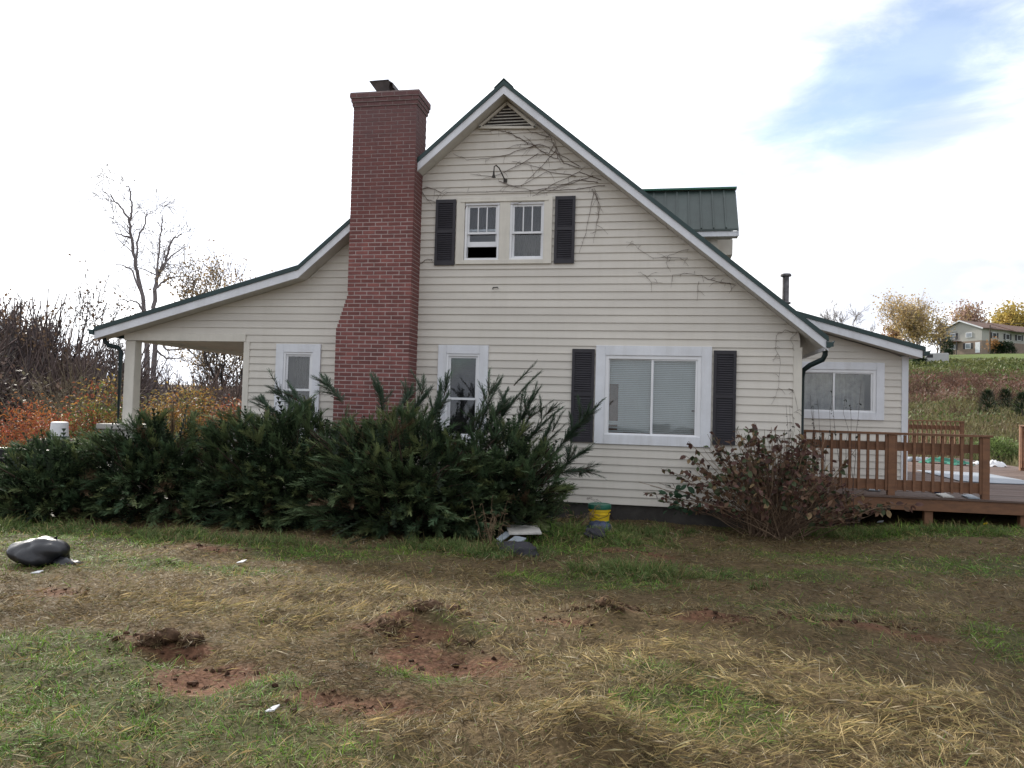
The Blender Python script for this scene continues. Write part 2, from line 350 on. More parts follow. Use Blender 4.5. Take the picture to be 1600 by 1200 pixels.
def soil_w(x, y):
    s = np.zeros_like(np.asarray(x, float))
    for mx, my, rx, ry in SOIL: s = np.maximum(s, np.exp(-(((x-mx)/rx)**2+((y-my)/ry)**2)))
    return sst(s*(.25+1.3*fbm(x, y, 4.5, 11)), .20, .52)
GREEN = []
for px, py, rx, ry, a in ((120, 1090, 1.0, .45, 1), (330, 1150, .8, .3, 1), (420, 1090, .5, .25, .8), (60, 1020, .6, .4, .9), (650, 1060, .35, .15, .8), (1090, 1120, .5, .35, .9), (1590, 1010, .35, .5, 1.1), (900, 905, .8, .45, 1.), (900, 850, .9, .5, 1.1),
                          (480, 865, 1.2, .5, .8), (60, 870, 1.2, .6, .9), (1480, 880, 2.0, .6, .95), (1400, 830, 2.5, .6, 1.1), (1150, 895, 1.0, .4, .8), (1250, 900, 1.0, .3, .8), (1330, 960, .9, .3, .7), (1050, 850, .8, .3, .7), (300, 890, 1.6, .25, .7), (760, 1000, .5, .2, .5), (1050, 1060, .5, .2, .5), (700, 860, 1.0, .4, .6), (1300, 990, .5, .2, .5), (100, 1190, .7, .3, .7), (520, 1180, .6, .2, .7), (30, 830, 2., .8, 1.1)):
    p = onZ(px, py, -.03); GREEN.append((p[0], p[1], rx, ry, a))
def green_w(x, y):
    s = np.zeros_like(np.asarray(x, float))
    for mx, my, rx, ry, a in GREEN: s = np.maximum(s, a*np.exp(-(((x-mx)/rx)**2+((y-my)/ry)**2)*.8))
    return np.clip(sst(.70*s+.5*fbm(x, y, 1.3, 21), .36, .70), 0, 1)
def axis(lo, hi, step, far0, far1, n):
    a = np.arange(lo, hi, step); l = lo-np.geomspace(step, lo-far0, n)[::-1]; h = hi+np.geomspace(step, far1-hi, n)-step*0
    return np.concatenate([l, a, h])
xs = axis(-8.5, 7, .085, -900, 900, 50); ys = axis(2.4, 13, .085, -60, 900, 50)
X, Y = np.meshgrid(xs, ys, indexing='ij'); Z = GZ(X, Y)
sw = soil_w(X, Y); gw = green_w(X, Y); dd = np.hypot(X, Y)
thatch = np.array([.095, .068, .037]); soil = np.array([.105, .054, .033]); grn = np.array([.040, .052, .018])
c = thatch*(.75+.5*fbm(X, Y, 2.5, 31))[..., None]; c = c*(1-.65*gw[..., None])+grn*.65*gw[..., None]; c = c*(1-sw[..., None])+soil*(.7+.6*fbm(X, Y, 4, 33))[..., None]*sw[..., None]
# the hillside: mown lawn high up, green weeds, then brown scrub
hill = np.where(dd[..., None] > 152, np.array([.105, .135, .045]), np.where(dd[..., None] > 100, np.array([.10, .105, .04]), np.array([.115, .075, .05])))
wood = np.array([.09, .065, .05]); azg = np.degrees(np.arctan2(X, np.maximum(Y, 1e-3)))
farc = np.where(azg[..., None] > 0, hill, wood)*(.7+.6*fbm(X, Y, .15, 41))[..., None]
t = sst(dd, 15, 24)[..., None]; c = c*(1-t)+farc*t
nx, ny = X.shape; ii, jj = np.meshgrid(np.arange(nx-1), np.arange(ny-1), indexing='ij'); q = ii*ny+jj
gF = np.stack([q, q+ny, q+ny+1, q+1], -1).reshape(-1, 4)
ground = link('ground', np_mesh('ground', np.stack([X, Y, Z], -1).reshape(-1, 3), gF, 'earth', c.reshape(-1, 3), True))
tag(ground, 'rough lawn with torn brown soil rising to a scrubby hillside', 'ground', kind='structure')

# ------------------------------------------------------------------ the house
YW, YR, YC = 12.45, 12.12, 12.00
house = tag(empty('farmhouse', (-2.6, 12.45, 0)), 'cream clapboard gabled farmhouse with green metal roof and red brick chimney', 'house')
PK, RE, LB, LT = (-2.598, 6.998), (2.47, 2.85), (-6.10, 3.99), (-10.0, 2.905)
def roof_top(x):
    if x >= PK[0]: return PK[1]+(x-PK[0])*(RE[1]-PK[1])/(RE[0]-PK[0])
    if x >= LB[0]: return PK[1]+(x-PK[0])*(LB[1]-PK[1])/(LB[0]-PK[0])
    return LB[1]+(x-LB[0])*(LT[1]-LB[1])/(LT[0]-LB[0])
XL, XR, XP = -7.22, 2.14, -9.62               # main left corner, right corner, porch outer edge
def wp(px, py, Y=YW): p = onY(px, py, Y); return p[0], p[2]
def rect(px0, py0, px1, py1, Y=YW):
    a, b, c_, d_ = wp(px0, py0, Y), wp(px1, py0, Y), wp(px0, py1, Y), wp(px1, py1, Y)
    return (a[0]+c_[0])/2, (b[0]+d_[0])/2, (c_[1]+d_[1])/2, (a[1]+b[1])/2       # x0 x1 z0 z1
W_UP = rect(714, 309, 863, 413); W_BIG = rect(930, 541, 1111, 696); W_ANX = rect(1238, 566, 1381, 655, 15.30)
W_L = (*wp(433.5, 538)[:1], wp(503, 538)[0], 1.02, 2.675); W_M = (wp(686, 541)[0], wp(764, 541)[0], 1.02, 2.69)
# openings: the casing rectangle shrunk so that the casing laps over the siding
def shrink(r, d): return (r[0]+d, r[1]-d, r[2]+d, r[3]-d)
OPEN = [shrink(W_UP, .05), shrink(W_BIG, .07), shrink(W_L, .06), shrink(W_M, .06)]
def bands(z0, z1, xl, xr, opens):
    """rectangular/trapezoid pieces of a course between two x-limits (functions of z), minus openings"""
    zs = sorted({z0, z1, *[o[k] for o in opens for k in (2, 3) if z0 < o[k] < z1]}); res = []
    for a, b in zip(zs[:-1], zs[1:]):
        m = (a+b)/2; cuts = sorted([(o[0], o[1]) for o in opens if o[2] < m < o[3] and o[1] > xl(m) and o[0] < xr(m)])
        cur = None; segs = []; left = ('f', xl)
        for c0, c1 in cuts: segs.append((left, ('c', c0))); left = ('c', c1)
        segs.append((left, ('f', xr)))
        for l, r in segs:
            g = lambda e, z: e[1](z) if e[0] == 'f' else e[1]
            q = [(g(l, a), a), (g(r, a), a), (g(r, b), b), (g(l, b), b)]
            if q[1][0]-q[0][0] > .01 or q[2][0]-q[3][0] > .01: res.append(q)
    return res
def siding(parent, name, zb, zt, xl, xr, opens, yw, h=.127):
    z = zb; k = 0
    back = MB()
    while z < zt-.02:
        z1 = min(z+h, zt)
        for q in bands(z, z1, xl, xr, opens):
            m = MB(); yo = lambda zz: yw-.022+.018*(zz-z)/h
            (xa, za), (xb, _), (xc, zc), (xd, _) = q
            m.add([(xa, yo(za), za), (xb, yo(za), za), (xc, yo(zc), zc), (xd, yo(zc), zc), (xa, yw+.004, za), (xb, yw+.004, za), (xc, yw+.004, zc), (xd, yw+.004, zc)],
                  [(0, 1, 2, 3), (0, 4, 5, 1), (1, 5, 6, 2), (2, 6, 7, 3), (3, 7, 4, 0)])
            back.add([(xa, yw+.006, za), (xb, yw+.006, za), (xc, yw+.006, zc), (xd, yw+.006, zc), (xa, yw+.14, za), (xb, yw+.14, za), (xc, yw+.14, zc), (xd, yw+.14, zc)],
                     [(0, 1, 2, 3), (7, 6, 5, 4), (0, 4, 5, 1), (1, 5, 6, 2), (2, 6, 7, 3), (3, 7, 4, 0)])
            parent.append((m, k))
        z = z1; k += 1
    return back
def lim(side, off, clampL=None, clampR=None):
    # x-limit of the wall under the rake at height z
    def f(z):
        zz = z+off
        if side < 0:
            if zz <= LT[1]: x = -99
            elif zz < LB[1]: x = LB[0]+(zz-LB[1])*(LT[0]-LB[0])/(LT[1]-LB[1])
            else: x = PK[0]+(min(zz, PK[1])-PK[1])*(LB[0]-PK[0])/(LB[1]-PK[1])
            return max(x, clampL)
        x = PK[0]+(min(zz, PK[1])-PK[1])*(RE[0]-PK[0])/(RE[1]-PK[1])
        return min(x, clampR)
    return f
cs = []
ZB, ZP = .17, 2.83
nlow = int(round((ZP-ZB)/.127)); hs = (ZP-ZB)/nlow
backA = siding(cs, 'x', ZB, ZP, lambda z: XL+.02, lim(1, .2, clampR=XR-.02), OPEN, YW, hs)
cs2 = []
backB = siding(cs2, 'x', ZP, 6.80, lim(-1, .2, clampL=XP+.05), lim(1, .2, clampR=XR-.02), OPEN, YW, hs)
backA.v, backA.f = backA.v, backA.f
wall = MB(); wall.add(backA.v, backA.f); wall.add(backB.v, backB.f)
wallo = wall.build('wall', 'siding', house)
for m, k in cs+cs2: m.build('siding_board', 'siding', wallo)
# other walls of the block (unseen sides)
YB = 21.6
MB().box(XL, XL+.15, YW+.145, YB, -.1, 3.3).build('side_wall', 'siding', house)
MB().box(XR-.15, XR, YW+.145, YB, -.1, 2.75).build('side_wall', 'siding', house)
MB().prism_y([(XL, -.1), (XR, -.1), (XR, 2.7), (PK[0], 6.7), (XL, 3.4)], YB, YB+.15).build('rear_wall', 'siding', house)
fm = MB(); fm.box(XL+.05, XR-.05, YW+.03, YW+.25, -.6, ZB-.004); fm.build('foundation', 'foundation', house)
MB().box(XL+.16, XR-.16, YW+.26, YB-.02, ZB-.05, ZB+.02).build('floor', 'room', house)
MB().box(-6.9, XR-.3, YW+.15, YB-.02, 2.82, 2.96).build('upper_floor', 'room', house)
MB().box(-6.9, XR-.3, YW+3.2, YW+3.3, ZB, 2.81).build('inner_wall', 'room', house)
MB().box(-4.6, -.6, YW+3.2, YW+3.3, 2.97, 5.1).build('inner_wall', 'room', house)
MB().box(-2.55, -2.47, YW+.15, YW+3.2, ZB+.03, 2.81).build('inner_wall', 'room', house)
# corner boards, beam
MB().box(XR-.115, XR+.012, YW-.030, YW+.1, ZB-.02, 2.72).build('corner_board', 'cream_trim', house, bevel=.004)
MB().box(XL-.012, XL+.10, YW-.030, YW+.1, ZB-.02, ZP-.13).build('corner_board', 'cream_trim', house, bevel=.004)
MB().box(XP, XL+.02, YW-.034, YW+.12, ZP-.125, ZP+.012).build('porch_beam', 'cream_trim', house, bevel=.004)
MB().box(XP, XP+.14, YW+.121, YB, ZP-.125, ZP+.03).build('porch_beam', 'cream_trim', house)
MB().box(XP+.141, XL-.005, YW+.121, YB, ZP-.06, ZP-.02).build('porch_ceiling', 'soffit', house)
MB().box(XP-.35, XL-.005, YW-.25, YB, -.35, .28).build('porch_floor', 'foundation', house)
# roof slabs
def slab(p, q, th, y0, y1): return MB().prism_y([(p[0], p[1]-th), (q[0], q[1]-th), q, p], y0, y1)
def offp(p, dz): return (p[0], p[1]+dz)
slab(offp(LT, -.012), offp(LB, -.012), .07, YR+.02, YB+.4).build('roof', 'green_panel', house)
roofL = slab(offp(LB, -.012), offp(PK, -.012), .07, YR+.02, YB+.4).build('roof', 'green_panel', house)
roofR = slab(offp(PK, -.012), offp(RE, -.012), .07, YR+.02, YB+.4).build('roof', 'green_panel', house)
rb = MB(); yy = YR+.35
while yy < YB:
    rb.prism_y([offp(PK, -.02), offp(RE, -.02), offp(RE, .022), offp(PK, .022)], yy, yy+.03); rb.prism_y([offp(LB, -.02), offp(PK, -.02), offp(PK, .022), offp(LB, .022)], yy, yy+.03); yy += .23
rb.build('roof_rib', 'green_metal', roofR)
def rake(mb, p, q, d0, d1, y0, y1): mb.prism_y([(p[0], p[1]-d1), (q[0], q[1]-d1), (q[0], q[1]-d0), (p[0], p[1]-d0)], y0, y1)
CHX0, CHX1 = -5.14, -4.035
xl_c = CHX0-.004; xr_c = CHX1+.004
cl = (xl_c, roof_top(xl_c)); cr = (xr_c, roof_top(xr_c))
for a, b in ((LT, LB), (LB, cl), (cr, PK), (PK, RE)):
    m = MB(); rake(m, a, b, -.012, .068, YR-.02, YR+.09); m.build('rake_trim', 'green_metal', house)
    m = MB(); rake(m, a, b, .068, .205, YR, YR+.028); m.build('rake_fascia', 'white_trim', house)
    m = MB(); n = max(2, int(math.hypot(b[0]-a[0], b[1]-a[1])/.30))
    for i in range(n):
        t0, t1 = i/n, (i+1)/n-.012/n*4*.25
        p = (a[0]+(b[0]-a[0])*t0, a[1]+(b[1]-a[1])*t0); q_ = (a[0]+(b[0]-a[0])*t1, a[1]+(b[1]-a[1])*t1)
        rake(m, p, q_, .180, .196, YR+.029, YW-.001)
    m.build('soffit', 'soffit', house)
m = MB(); m.prism_y([(PK[0]-.16, PK[1]-.12), (PK[0], PK[1]+.03), (PK[0]+.16, PK[1]-.12), (PK[0]+.16, PK[1]-.10), (PK[0], PK[1]+.05), (PK[0]-.16, PK[1]-.10)], YR-.025, YB+.4); m.build('ridge_cap', 'green_metal', house)
# eave boxes, gutters and downspouts
MB().box(RE[0]-.06, RE[0]-.035, YR+.03, YB+.3, RE[1]-.20, RE[1]-.075).build('eave_fascia', 'white_trim', house)
slab((XR-.05, roof_top(XR-.05)-.182), (RE[0]-.061, roof_top(RE[0]-.061)-.182), .014, YW+.002, YB+.3).build('eave_soffit', 'soffit', house)
def gutter(x, z, s, y0, y1):
    p = [(x, z), (x, z-.10), (x+s*.06, z-.10), (x+s*.10, z-.04), (x+s*.12, z), (x+s*.11, z), (x+s*.09, z-.035), (x+s*.055, z-.09), (x+s*.01, z-.09), (x+s*.01, z)]
    if s < 0: p = p[::-1]
    m = MB(); m.prism_y(p, y0, y1); m.box(min(x, x+s*.10), max(x, x+s*.10), y0+.004, y0+.012, z-.09, z-.02)
    m.build('gutter', 'green_metal', house)
gutter(RE[0]-.034, RE[1]-.055, 1, YR-.03, YB+.3); gutter(LT[0]+.0, LT[1]-.03, -1, YR-.03, YB+.3)
MB().tube([(2.46, 12.30, 2.70), (2.46, 12.30, 2.60), (2.43, 12.32, 2.53), (2.28, 12.48, 2.45), (2.20, 12.58, 2.38), (2.185, 12.62, 2.25), (2.185, 12.62, .15), (2.22, 12.58, .05)], .040, 8).build('downspout', 'spout', house, smooth=True)
MB().tube([(-9.93, 12.30, 2.80), (-9.93, 12.30, 2.68), (-9.86, 12.33, 2.60), (-9.72, 12.40, 2.57), (-9.675, 12.42, 2.50), (-9.675, 12.42, .2)], .040, 8).build('downspout', 'spout', house, smooth=True)
# porch post and piers
post = MB().box(-9.605, -9.40, YW-.02, YW+.18, 1.18, ZP-.13).build('porch_post', 'cream_trim', house, bevel=.008)
MB().box(-9.86, -9.18, YW-.22, YW+.40, .2, 1.08).build('porch_pier', 'pier_paint', house, bevel=.01)
MB().box(-9.93, -9.11, YW-.28, YW+.46, 1.081, 1.18).build('pier_cap', 'pier_paint', house, bevel=.012)
MB().box(-7.50, -7.24, YW-.05, YW+.40, .2, 1.20).build('porch_pier', 'pier_paint', house, bevel=.01)
MB().box(-7.56, -7.235, YW-.10, YW+.46, 1.201, 1.26).build('pier_cap', 'pier_paint', house, bevel=.01)

# chimney -----------------------------------------------------------------
chim = empty('chimney', (-4.6, 12.2, -.2)); chim.parent = house; chim.matrix_parent_inverse = Matrix.Translation((-2.6, 12.45, 0)).inverted()
CH, BL, BH, MJ, CD = .0677, .2060, .0537, .0140, .56
core = MB()
ZC0 = -.25; NC = 105
def ch_left(k):
    z = ZC0+k*CH; zs0, zs1 = 2.93, 3.50                       # shoulder
    if z < zs0: return -5.32
    if z < zs1: return -5.32+(-5.14+5.32)*math.ceil((z-zs0)/CH+.001)*CH/(zs1-zs0)
    return CHX0
bricks = {}
def brick_mesh(l, d):
    key = (round(l, 3), round(d, 3))
    if key not in bricks:
        b = .004; m = MB(); x, y, z = l/2, d/2, BH/2
        m.add([(-x+b, -y, -z+b), (x-b, -y, -z+b), (x-b, -y, z-b), (-x+b, -y, z-b), (-x, -y+b, -z), (x, -y+b, -z), (x, -y+b, z), (-x, -y+b, z), (-x, y, -z), (x, y, -z), (x, y, z), (-x, y, z)],
              [(0, 1, 2, 3), (4, 5, 1, 0), (5, 6, 2, 1), (6, 7, 3, 2), (7, 4, 0, 3), (4, 8, 9, 5), (5, 9, 10, 6), (6, 10, 11, 7), (7, 11, 8, 4), (9, 8, 11, 10)])
        bricks[key] = m.mesh('brick', 'brick')
    return bricks[key]
rest = MB(); cnt = 0
def put_brick(x0, x1, y0, y1, zc, single):
    global cnt
    l, d = x1-x0, y1-y0
    jx, jy = random.uniform(-.0015, .0015), random.uniform(-.002, .002)
    if single and cnt < 300:
        o = link('brick', brick_mesh(l, d), chim, loc=((x0+x1)/2+jx, (y0+y1)/2+jy, zc)); o.matrix_parent_inverse = Matrix.Translation((-4.6, 12.2, -.2)).inverted(); cnt += 1
    else: rest.box(x0+jx, x1+jx, y0+jy, y1+jy, zc-BH/2, zc+BH/2)
for k in range(NC):
    z = ZC0+k*CH; zc = z+BH/2
    xl = ch_left(k); xr = CHX1 if z > 3.50 else CHX1+.0; top = max(0, k-(NC-4))
    e = .018*top if k > NC-5 else 0.0
    x0, x1, y0, y1 = xl-e, xr+e, YC-e, YC+CD+e
    core.box(x0+.004, x1-.004, y0+.004, y1-.004, z-MJ, z+BH+.0)
    single = 1.35 < z < 5.6
    # front row, from the right corner; every other course begins with a header
    x = x1
    first = BL if k % 2 == 0 else (BL-MJ)/2
    ln = first
    while x-x0 > .012:
        a = max(x0, x-ln)
        if a-x0 < .045: a = x0
        put_brick(a, x, y0, y0+.1, zc, single); x = a-MJ; ln = BL
    for xa, xb in ((x1-.1, x1), (x0, x0+.1)):
        y = y0+.1+MJ; ln = (BL-MJ)/2 if k % 2 == 0 else BL
        while y1-y > .03:
            b = min(y1, y+ln)
            rest.box(xa, xb, y, b, zc-BH/2, zc+BH/2); y = b+MJ; ln = BL
ZT = ZC0+NC*CH
core.build('mortar', 'mortar', chim)
tag(rest.build('brickwork', 'brick', chim), kind='stuff')
cm = MB(); cm.prism_z([(CHX0-.05, YC-.05), (CHX1+.05, YC-.05), (CHX1+.05, YC+CD+.05), (CHX0-.05, YC+CD+.05)], ZT-.012, ZT+.012); cm.build('chimney_wash', 'mortar', chim)
fl = MB(); cx_, cy_ = -4.70, 12.30; z0 = ZT+.03
def frust(m, x0, x1, y0, y1, za, X0, X1, Y0, Y1, zb, tl=0.0):
    m.add([(x0, y0, za), (x1, y0, za), (x1, y1, za), (x0, y1, za), (X0, Y0, zb), (X1, Y0, zb+tl), (X1, Y1, zb+tl), (X0, Y1, zb)], [(0, 3, 2, 1), (4, 5, 6, 7), (0, 1, 5, 4), (1, 2, 6, 5), (2, 3, 7, 6), (3, 0, 4, 7)])
frust(fl, cx_-.14, cx_+.16, cy_-.13, cy_+.13, z0-.08, cx_-.12, cx_+.10, cy_-.11, cy_+.11, z0+.08)
frust(fl, cx_-.12, cx_+.10, cy_-.11, cy_+.11, z0+.08, cx_-.22, cx_+.14, cy_-.19, cy_+.19, z0+.22)
fl.build('flue', 'flue', chim)
fp = MB(); fp.bar((cx_+.12, cy_, z0+.235), (cx_-.22, cy_, z0+.225), .40, .014); fp.bar((cx_+.10, cy_, z0+.237), (cx_+.19, cy_, z0+.18), .38, .012); fp.bar((cx_+.19, cy_, z0+.183), (cx_+.20, cy_, z0+.105), .36, .012)
fp.build('flue_cap', 'flue', chim)

# windows ------------------------------------------------------------------
def frame4(m, x0, x1, z0, z1, w_, y0, y1, wb=None, wt=None):
    wb = w_ if wb is None else wb; wt = w_ if wt is None else wt
    m.box(x0, x0+w_, y0, y1, z0, z1); m.box(x1-w_, x1, y0, y1, z0, z1); m.box(x0+w_, x1-w_, y0+.0015, y1, z0, z0+wb); m.box(x0+w_, x1-w_, y0+.0015, y1, z1-wt, z1)
def pane(par, x0, x1, z0, z1, y, g='window_glass'): return MB().box(x0, x1, y, y+.006, z0, z1).build('pane', g, par)
def blinds(par, x0, x1, z0, z1, y, gaps=()):
    m = MB(); z = z1-.04; m.box(x0, x1, y, y+.03, z1-.035, z1)
    while z > z0:
        xa, xb = x0, x1
        for gx0, gx1, gz0, gz1 in gaps:
            if gz0 < z < gz1:
                if abs(gx0-x0) < .02: xa = gx1
                else: xb = gx0
        s = random.uniform(-.002, .002)
        m.add([(xa, y+s, z), (xb, y+s, z), (xb, y+.016+s, z+.026), (xa, y+.016+s, z+.026)], [(0, 1, 2, 3)]); z -= .030
    for t_ in (.16, .84): m.box(x0+(x1-x0)*t_, x0+(x1-x0)*t_+.003, y-.002, y+.0, z0, z1)
    return m.build('blind', 'blind', par)
def curtain(par, x0, x1, z0, z1, y, m_='curtain'):
    m = MB(); n = 40
    v = [(x0+(x1-x0)*i/n, y+.02*math.sin(i*1.3)+.012*math.sin(i*.7), z) for z in (z0, z1) for i in range(n+1)]
    m.add(v, [(i, i+1, n+2+i, n+1+i) for i in range(n)]); return m.build('curtain', m_, par)
# upper pair
x0, x1, z0, z1 = W_UP
wu = MB(); frame4(wu, x0, x1, z0, z1, .138, YW-.05, YW+.05, wb=.07, wt=.085); wu.box(x0+.07, x1-.07, YW-.062, YW-.0, z1-.075, z1-.060)
wuo = wu.build('window', 'cream_trim', house, bevel=.003)
mx0, mx1 = wp(781, 360)[0], wp(797, 360)[0]
MB().box(mx0, mx1, YW-.044, YW+.05, z0+.07, z1-.055).build('mullion', 'cream_trim', wuo)
def sash_window(par, x0, x1, z0, z1, zm, open_=0.0, muntins=2, g='window_glass', fm_='vinyl_white'):
    m = MB(); frame4(m, x0, x1, z0, z1, .035, YW-.030, YW+.09); m.build('frame', fm_, par)
    a, b = x0+.035, x1-.035
    up = MB(); frame4(up, a, b, zm-.02, z1-.035, .035, YW+.0, YW+.03); up.build('sash', fm_, par)
    for i in range(muntins):
        xx = a+.035+(b-a-.07)*(i+1)/(muntins+1); MB().box(xx-.009, xx+.009, YW-.003, YW+.02, zm+.015, z1-.07).build('muntin', fm_, par)
    pane(par, a+.036, b-.036, zm+.016, z1-.071, YW+.012, g)
    lo = MB(); lz0, lz1 = z0+.035+open_, zm+.02+open_*.25
    frame4(lo, a+.001, b-.001, lz0, lz1, .035, YW+.034, YW+.062, wb=.035+.05*(open_ > 0)); lo.build('sash', fm_, par)
    pane(par, a+.037, b-.037, lz0+.036+.05*(open_ > 0), lz1-.036, YW+.045, g)
l0, l1 = wp(727, 360)[0], wp(780.5, 360)[0]; r0, r1 = wp(797, 360)[0], wp(851.5, 360)[0]
sash_window(wuo, l0, l1, z0+.07, z1-.085, wp(752, 364)[1], open_=.20); sash_window(wuo, r0, r1, z0+.07, z1-.085, wp(825, 363)[1])
curtain(wuo, l0+.05, l1-.05, 4.60, z1-.1, YW+.20); curtain(wuo, r0+.05, r1-.05, 4.2, z1-.1, YW+.22)
# big sliding window
def slider(rc, yw, mid, cas, par=house, blind=True):
    x0, x1, z0, z1 = rc
    m = MB(); frame4(m, x0, x1, z0, z1, cas, yw-.045, yw+.03); wo = m.build('window', 'white_trim', par, bevel=.004)
    m = MB(); frame4(m, x0+cas, x1-cas, z0+cas*.72, z1-cas, .055, yw-.028, yw+.08); m.box(x0+cas, x1-cas, yw-.03, yw+.08, z0+cas, z0+cas+.003); m.build('frame', 'vinyl_white', wo, bevel=.003)
    a, b, c_, d_ = x0+cas+.055, x1-cas-.055, z0+cas*.72+.055, z1-cas-.055
    m = MB(); frame4(m, a, mid+.02, c_, d_, .014, yw+.01, yw+.035); m.build('sash', 'vinyl_white', wo)
    m = MB(); frame4(m, mid-.022, b, c_, d_, .034, yw-.012, yw+.012, wt=.02, wb=.02); m.build('sash', 'vinyl_white', wo)
    pane(wo, a+.014, mid-.02, c_+.014, d_-.014, yw+.02, 'window_glass'); pane(wo, mid+.012, b-.034, c_+.02, d_-.02, yw, 'window_glass')
    return wo, a, b, c_, d_
wb_, a, b, c_, d_ = slider(W_BIG, YW, wp(1019, 620)[0], .155)
blinds(wb_, a+.01, b-.01, c_+.01, d_, YW+.10, gaps=((a+.01, a+.155, c_+.20, c_+.79), (a+.01, a+.15, c_+.10, c_+.125), (a+.01, a+.15, c_+.04, c_+.06), (b-.08, b-.01, c_+.36, c_+.40)))
MB().box(a-.2, a+.45, YW+.35, YW+.75, .2, 2.3).build('cabinet', 'cabinet', house)
wa_, a, b, c_, d_ = slider(W_ANX, 15.30, onY(1303, 610, 15.30)[0], .14)
curtain(wa_, a, b, c_, d_, 15.30+.55, 'panel_white')
# narrow sash windows
for (x0, x1, z0, z1), py in ((W_L, 609), (W_M, 623)):
    m = MB(); frame4(m, x0, x1, z0, z1, .145, YW-.046, YW+.03); wo = m.build('window', 'white_trim', house, bevel=.004)
    sash_window(wo, x0+.145, x1-.145, z0+.12, z1-.145, wp(470 if x0 < -5 else 725, py)[1], muntins=0)
    if x0 > -5: blinds(wo, x0+.19, x1-.19, z0+.2, z1-.2, YW+.10).data.materials[0] = MATS['curtain']
    else: curtain(wo, x0+.17, x1-.17, z0+.2, z1-.2, YW+.35)
# shutters
def shutter(rc):
    x0, x1, z0, z1 = rc; y1 = YW-.021; y0 = y1-.03; s = .045; mid = (z0+z1)/2+.02
    m = MB(); frame4(m, x0, x1, z0, z1, s, y0, y1, wb=.07, wt=.06); m.box(x0+s, x1-s, y0+.0015, y1, mid-.03, mid+.03); m.box(x0+s, x1-s, y1-.006, y1, z0+.07, z1-.06)
    o = m.build('shutter', 'shutter', house)
    l = MB(); z = z0+.075
    while z < z1-.075:
        if abs(z+.01-mid) > .04: l.add([(x0+s, y0+.004, z), (x1-s, y0+.004, z), (x1-s, y1-.008, z+.033), (x0+s, y1-.008, z+.033), (x0+s, y0+.004, z+.006), (x1-s, y0+.004, z+.006)], [(0, 1, 5, 4), (4, 5, 2, 3)])
        z += .036
    l.build('louvers', 'shutter', o)
shutter(rect(681, 313, 712, 415)); shutter(rect(867, 307.5, 898.5, 412)); shutter(rect(893, 545.5, 928, 690.5)); shutter(rect(1114, 548, 1149.5, 695))
# gable vent
v0, v1, va = wp(749, 201), wp(838, 201), wp(793, 163)
m = MB(); m.prism_y([v0, v1, va], YW-.028, YW-.02); vo = m.build('gable_vent', 'curtain', house)  # backing sheet coloured dark to paint the shade between the slats
for p_, q_ in ((v0, v1), (v1, va), (va, v0)): MB().bar((p_[0], YW-.045, p_[1]), (q_[0], YW-.045, q_[1]), .04, .045, up=(0, 1, 0)).build('vent_frame', 'cream_trim', vo)
for i in range(7):
    t_ = (i+.35)/7.6; z = v0[1]+(va[1]-v0[1])*t_; xa = v0[0]+(va[0]-v0[0])*t_+.07; xb = v1[0]+(va[0]-v1[0])*t_-.07
    if xb-xa > .05: MB().add([(xa, YW-.060, z), (xb, YW-.060, z), (xb, YW-.029, z+.030), (xa, YW-.029, z+.030), (xa, YW-.056, z+.008), (xb, YW-.056, z+.008)], [(0, 1, 5, 4), (4, 5, 2, 3), (0, 3, 2, 1), (0, 4, 3), (1, 2, 5)]).build('slat', 'cream_trim', vo)
# dormer on the right slope
dm = empty('dormer', (0, 15.3, 4.2)); dm.parent = house; dm.matrix_parent_inverse = Matrix.Translation((-2.6, 12.45, 0)).inverted()
DX0, DX1, DY0, DY1, DZE, DZR = -1.9, 1.37, 14.5, 16.1, 5.07, 6.02
ym = (DY0+DY1)/2
def dslope(m, ya, za, yb, zb, x0, x1, th=.04): m.add([(x0, ya, za), (x1, ya, za), (x1, yb, zb), (x0, yb, zb), (x0, ya, za-th), (x1, ya, za-th), (x1, yb, zb-th), (x0, yb, zb-th)], [(0, 1, 2, 3), (7, 6, 5, 4), (0, 4, 5, 1), (1, 5, 6, 2), (2, 6, 7, 3), (3, 7, 4, 0)])
x = DX1
while x > DX0:                                   # each metal panel with its rib
    for ya, sgn in ((DY0, 1), (DY1, -1)):
        m = MB(); dslope(m, ya, DZE, ym, DZR, x-.222, x-.002); m.bar((x-.222, ya-sgn*.003, DZE+.012), (x-.222, ym, DZR+.012), .024, .03); m.build('roof_panel', 'green_panel', dm)
    x -= .222
MB().bar((DX0, ym, DZR+.02), (DX1+.02, ym, DZR+.02), .16, .035).build('ridge_cap', 'green_plastic', dm)
for ya, s_ in ((DY0, 1), (DY1, -1)):
    MB().box(.2, DX1+.012, min(ya+s_*.02, ya+s_*.05), max(ya+s_*.02, ya+s_*.05), DZE-.135, DZE-.042).build('fascia', 'white_trim', dm)
    MB().box(.2, DX1, min(ya+s_*.051, ya+s_*.26), max(ya+s_*.051, ya+s_*.26), DZE-.13, DZE-.118).build('soffit', 'soffit', dm)
    m = MB(); m.add([(DX1-.02, ya+s_*.0, DZE-.14), (DX1-.02, ym, DZR-.14), (DX1-.02, ym, DZR-.042), (DX1-.02, ya, DZE-.042), (DX1+.01, ya+s_*.0, DZE-.14), (DX1+.01, ym, DZR-.14), (DX1+.01, ym, DZR-.042), (DX1+.01, ya, DZE-.042)], [(0, 1, 2, 3), (7, 6, 5, 4), (0, 4, 5, 1), (1, 5, 6, 2), (2, 6, 7, 3), (3, 7, 4, 0)]); m.build('rake_fascia', 'white_trim', dm)
MB().box(1.02, DX1-.021, ym+.1, DY1-.051, DZE-.30, DZE+.0).build('soffit_box', 'cream_trim', dm)
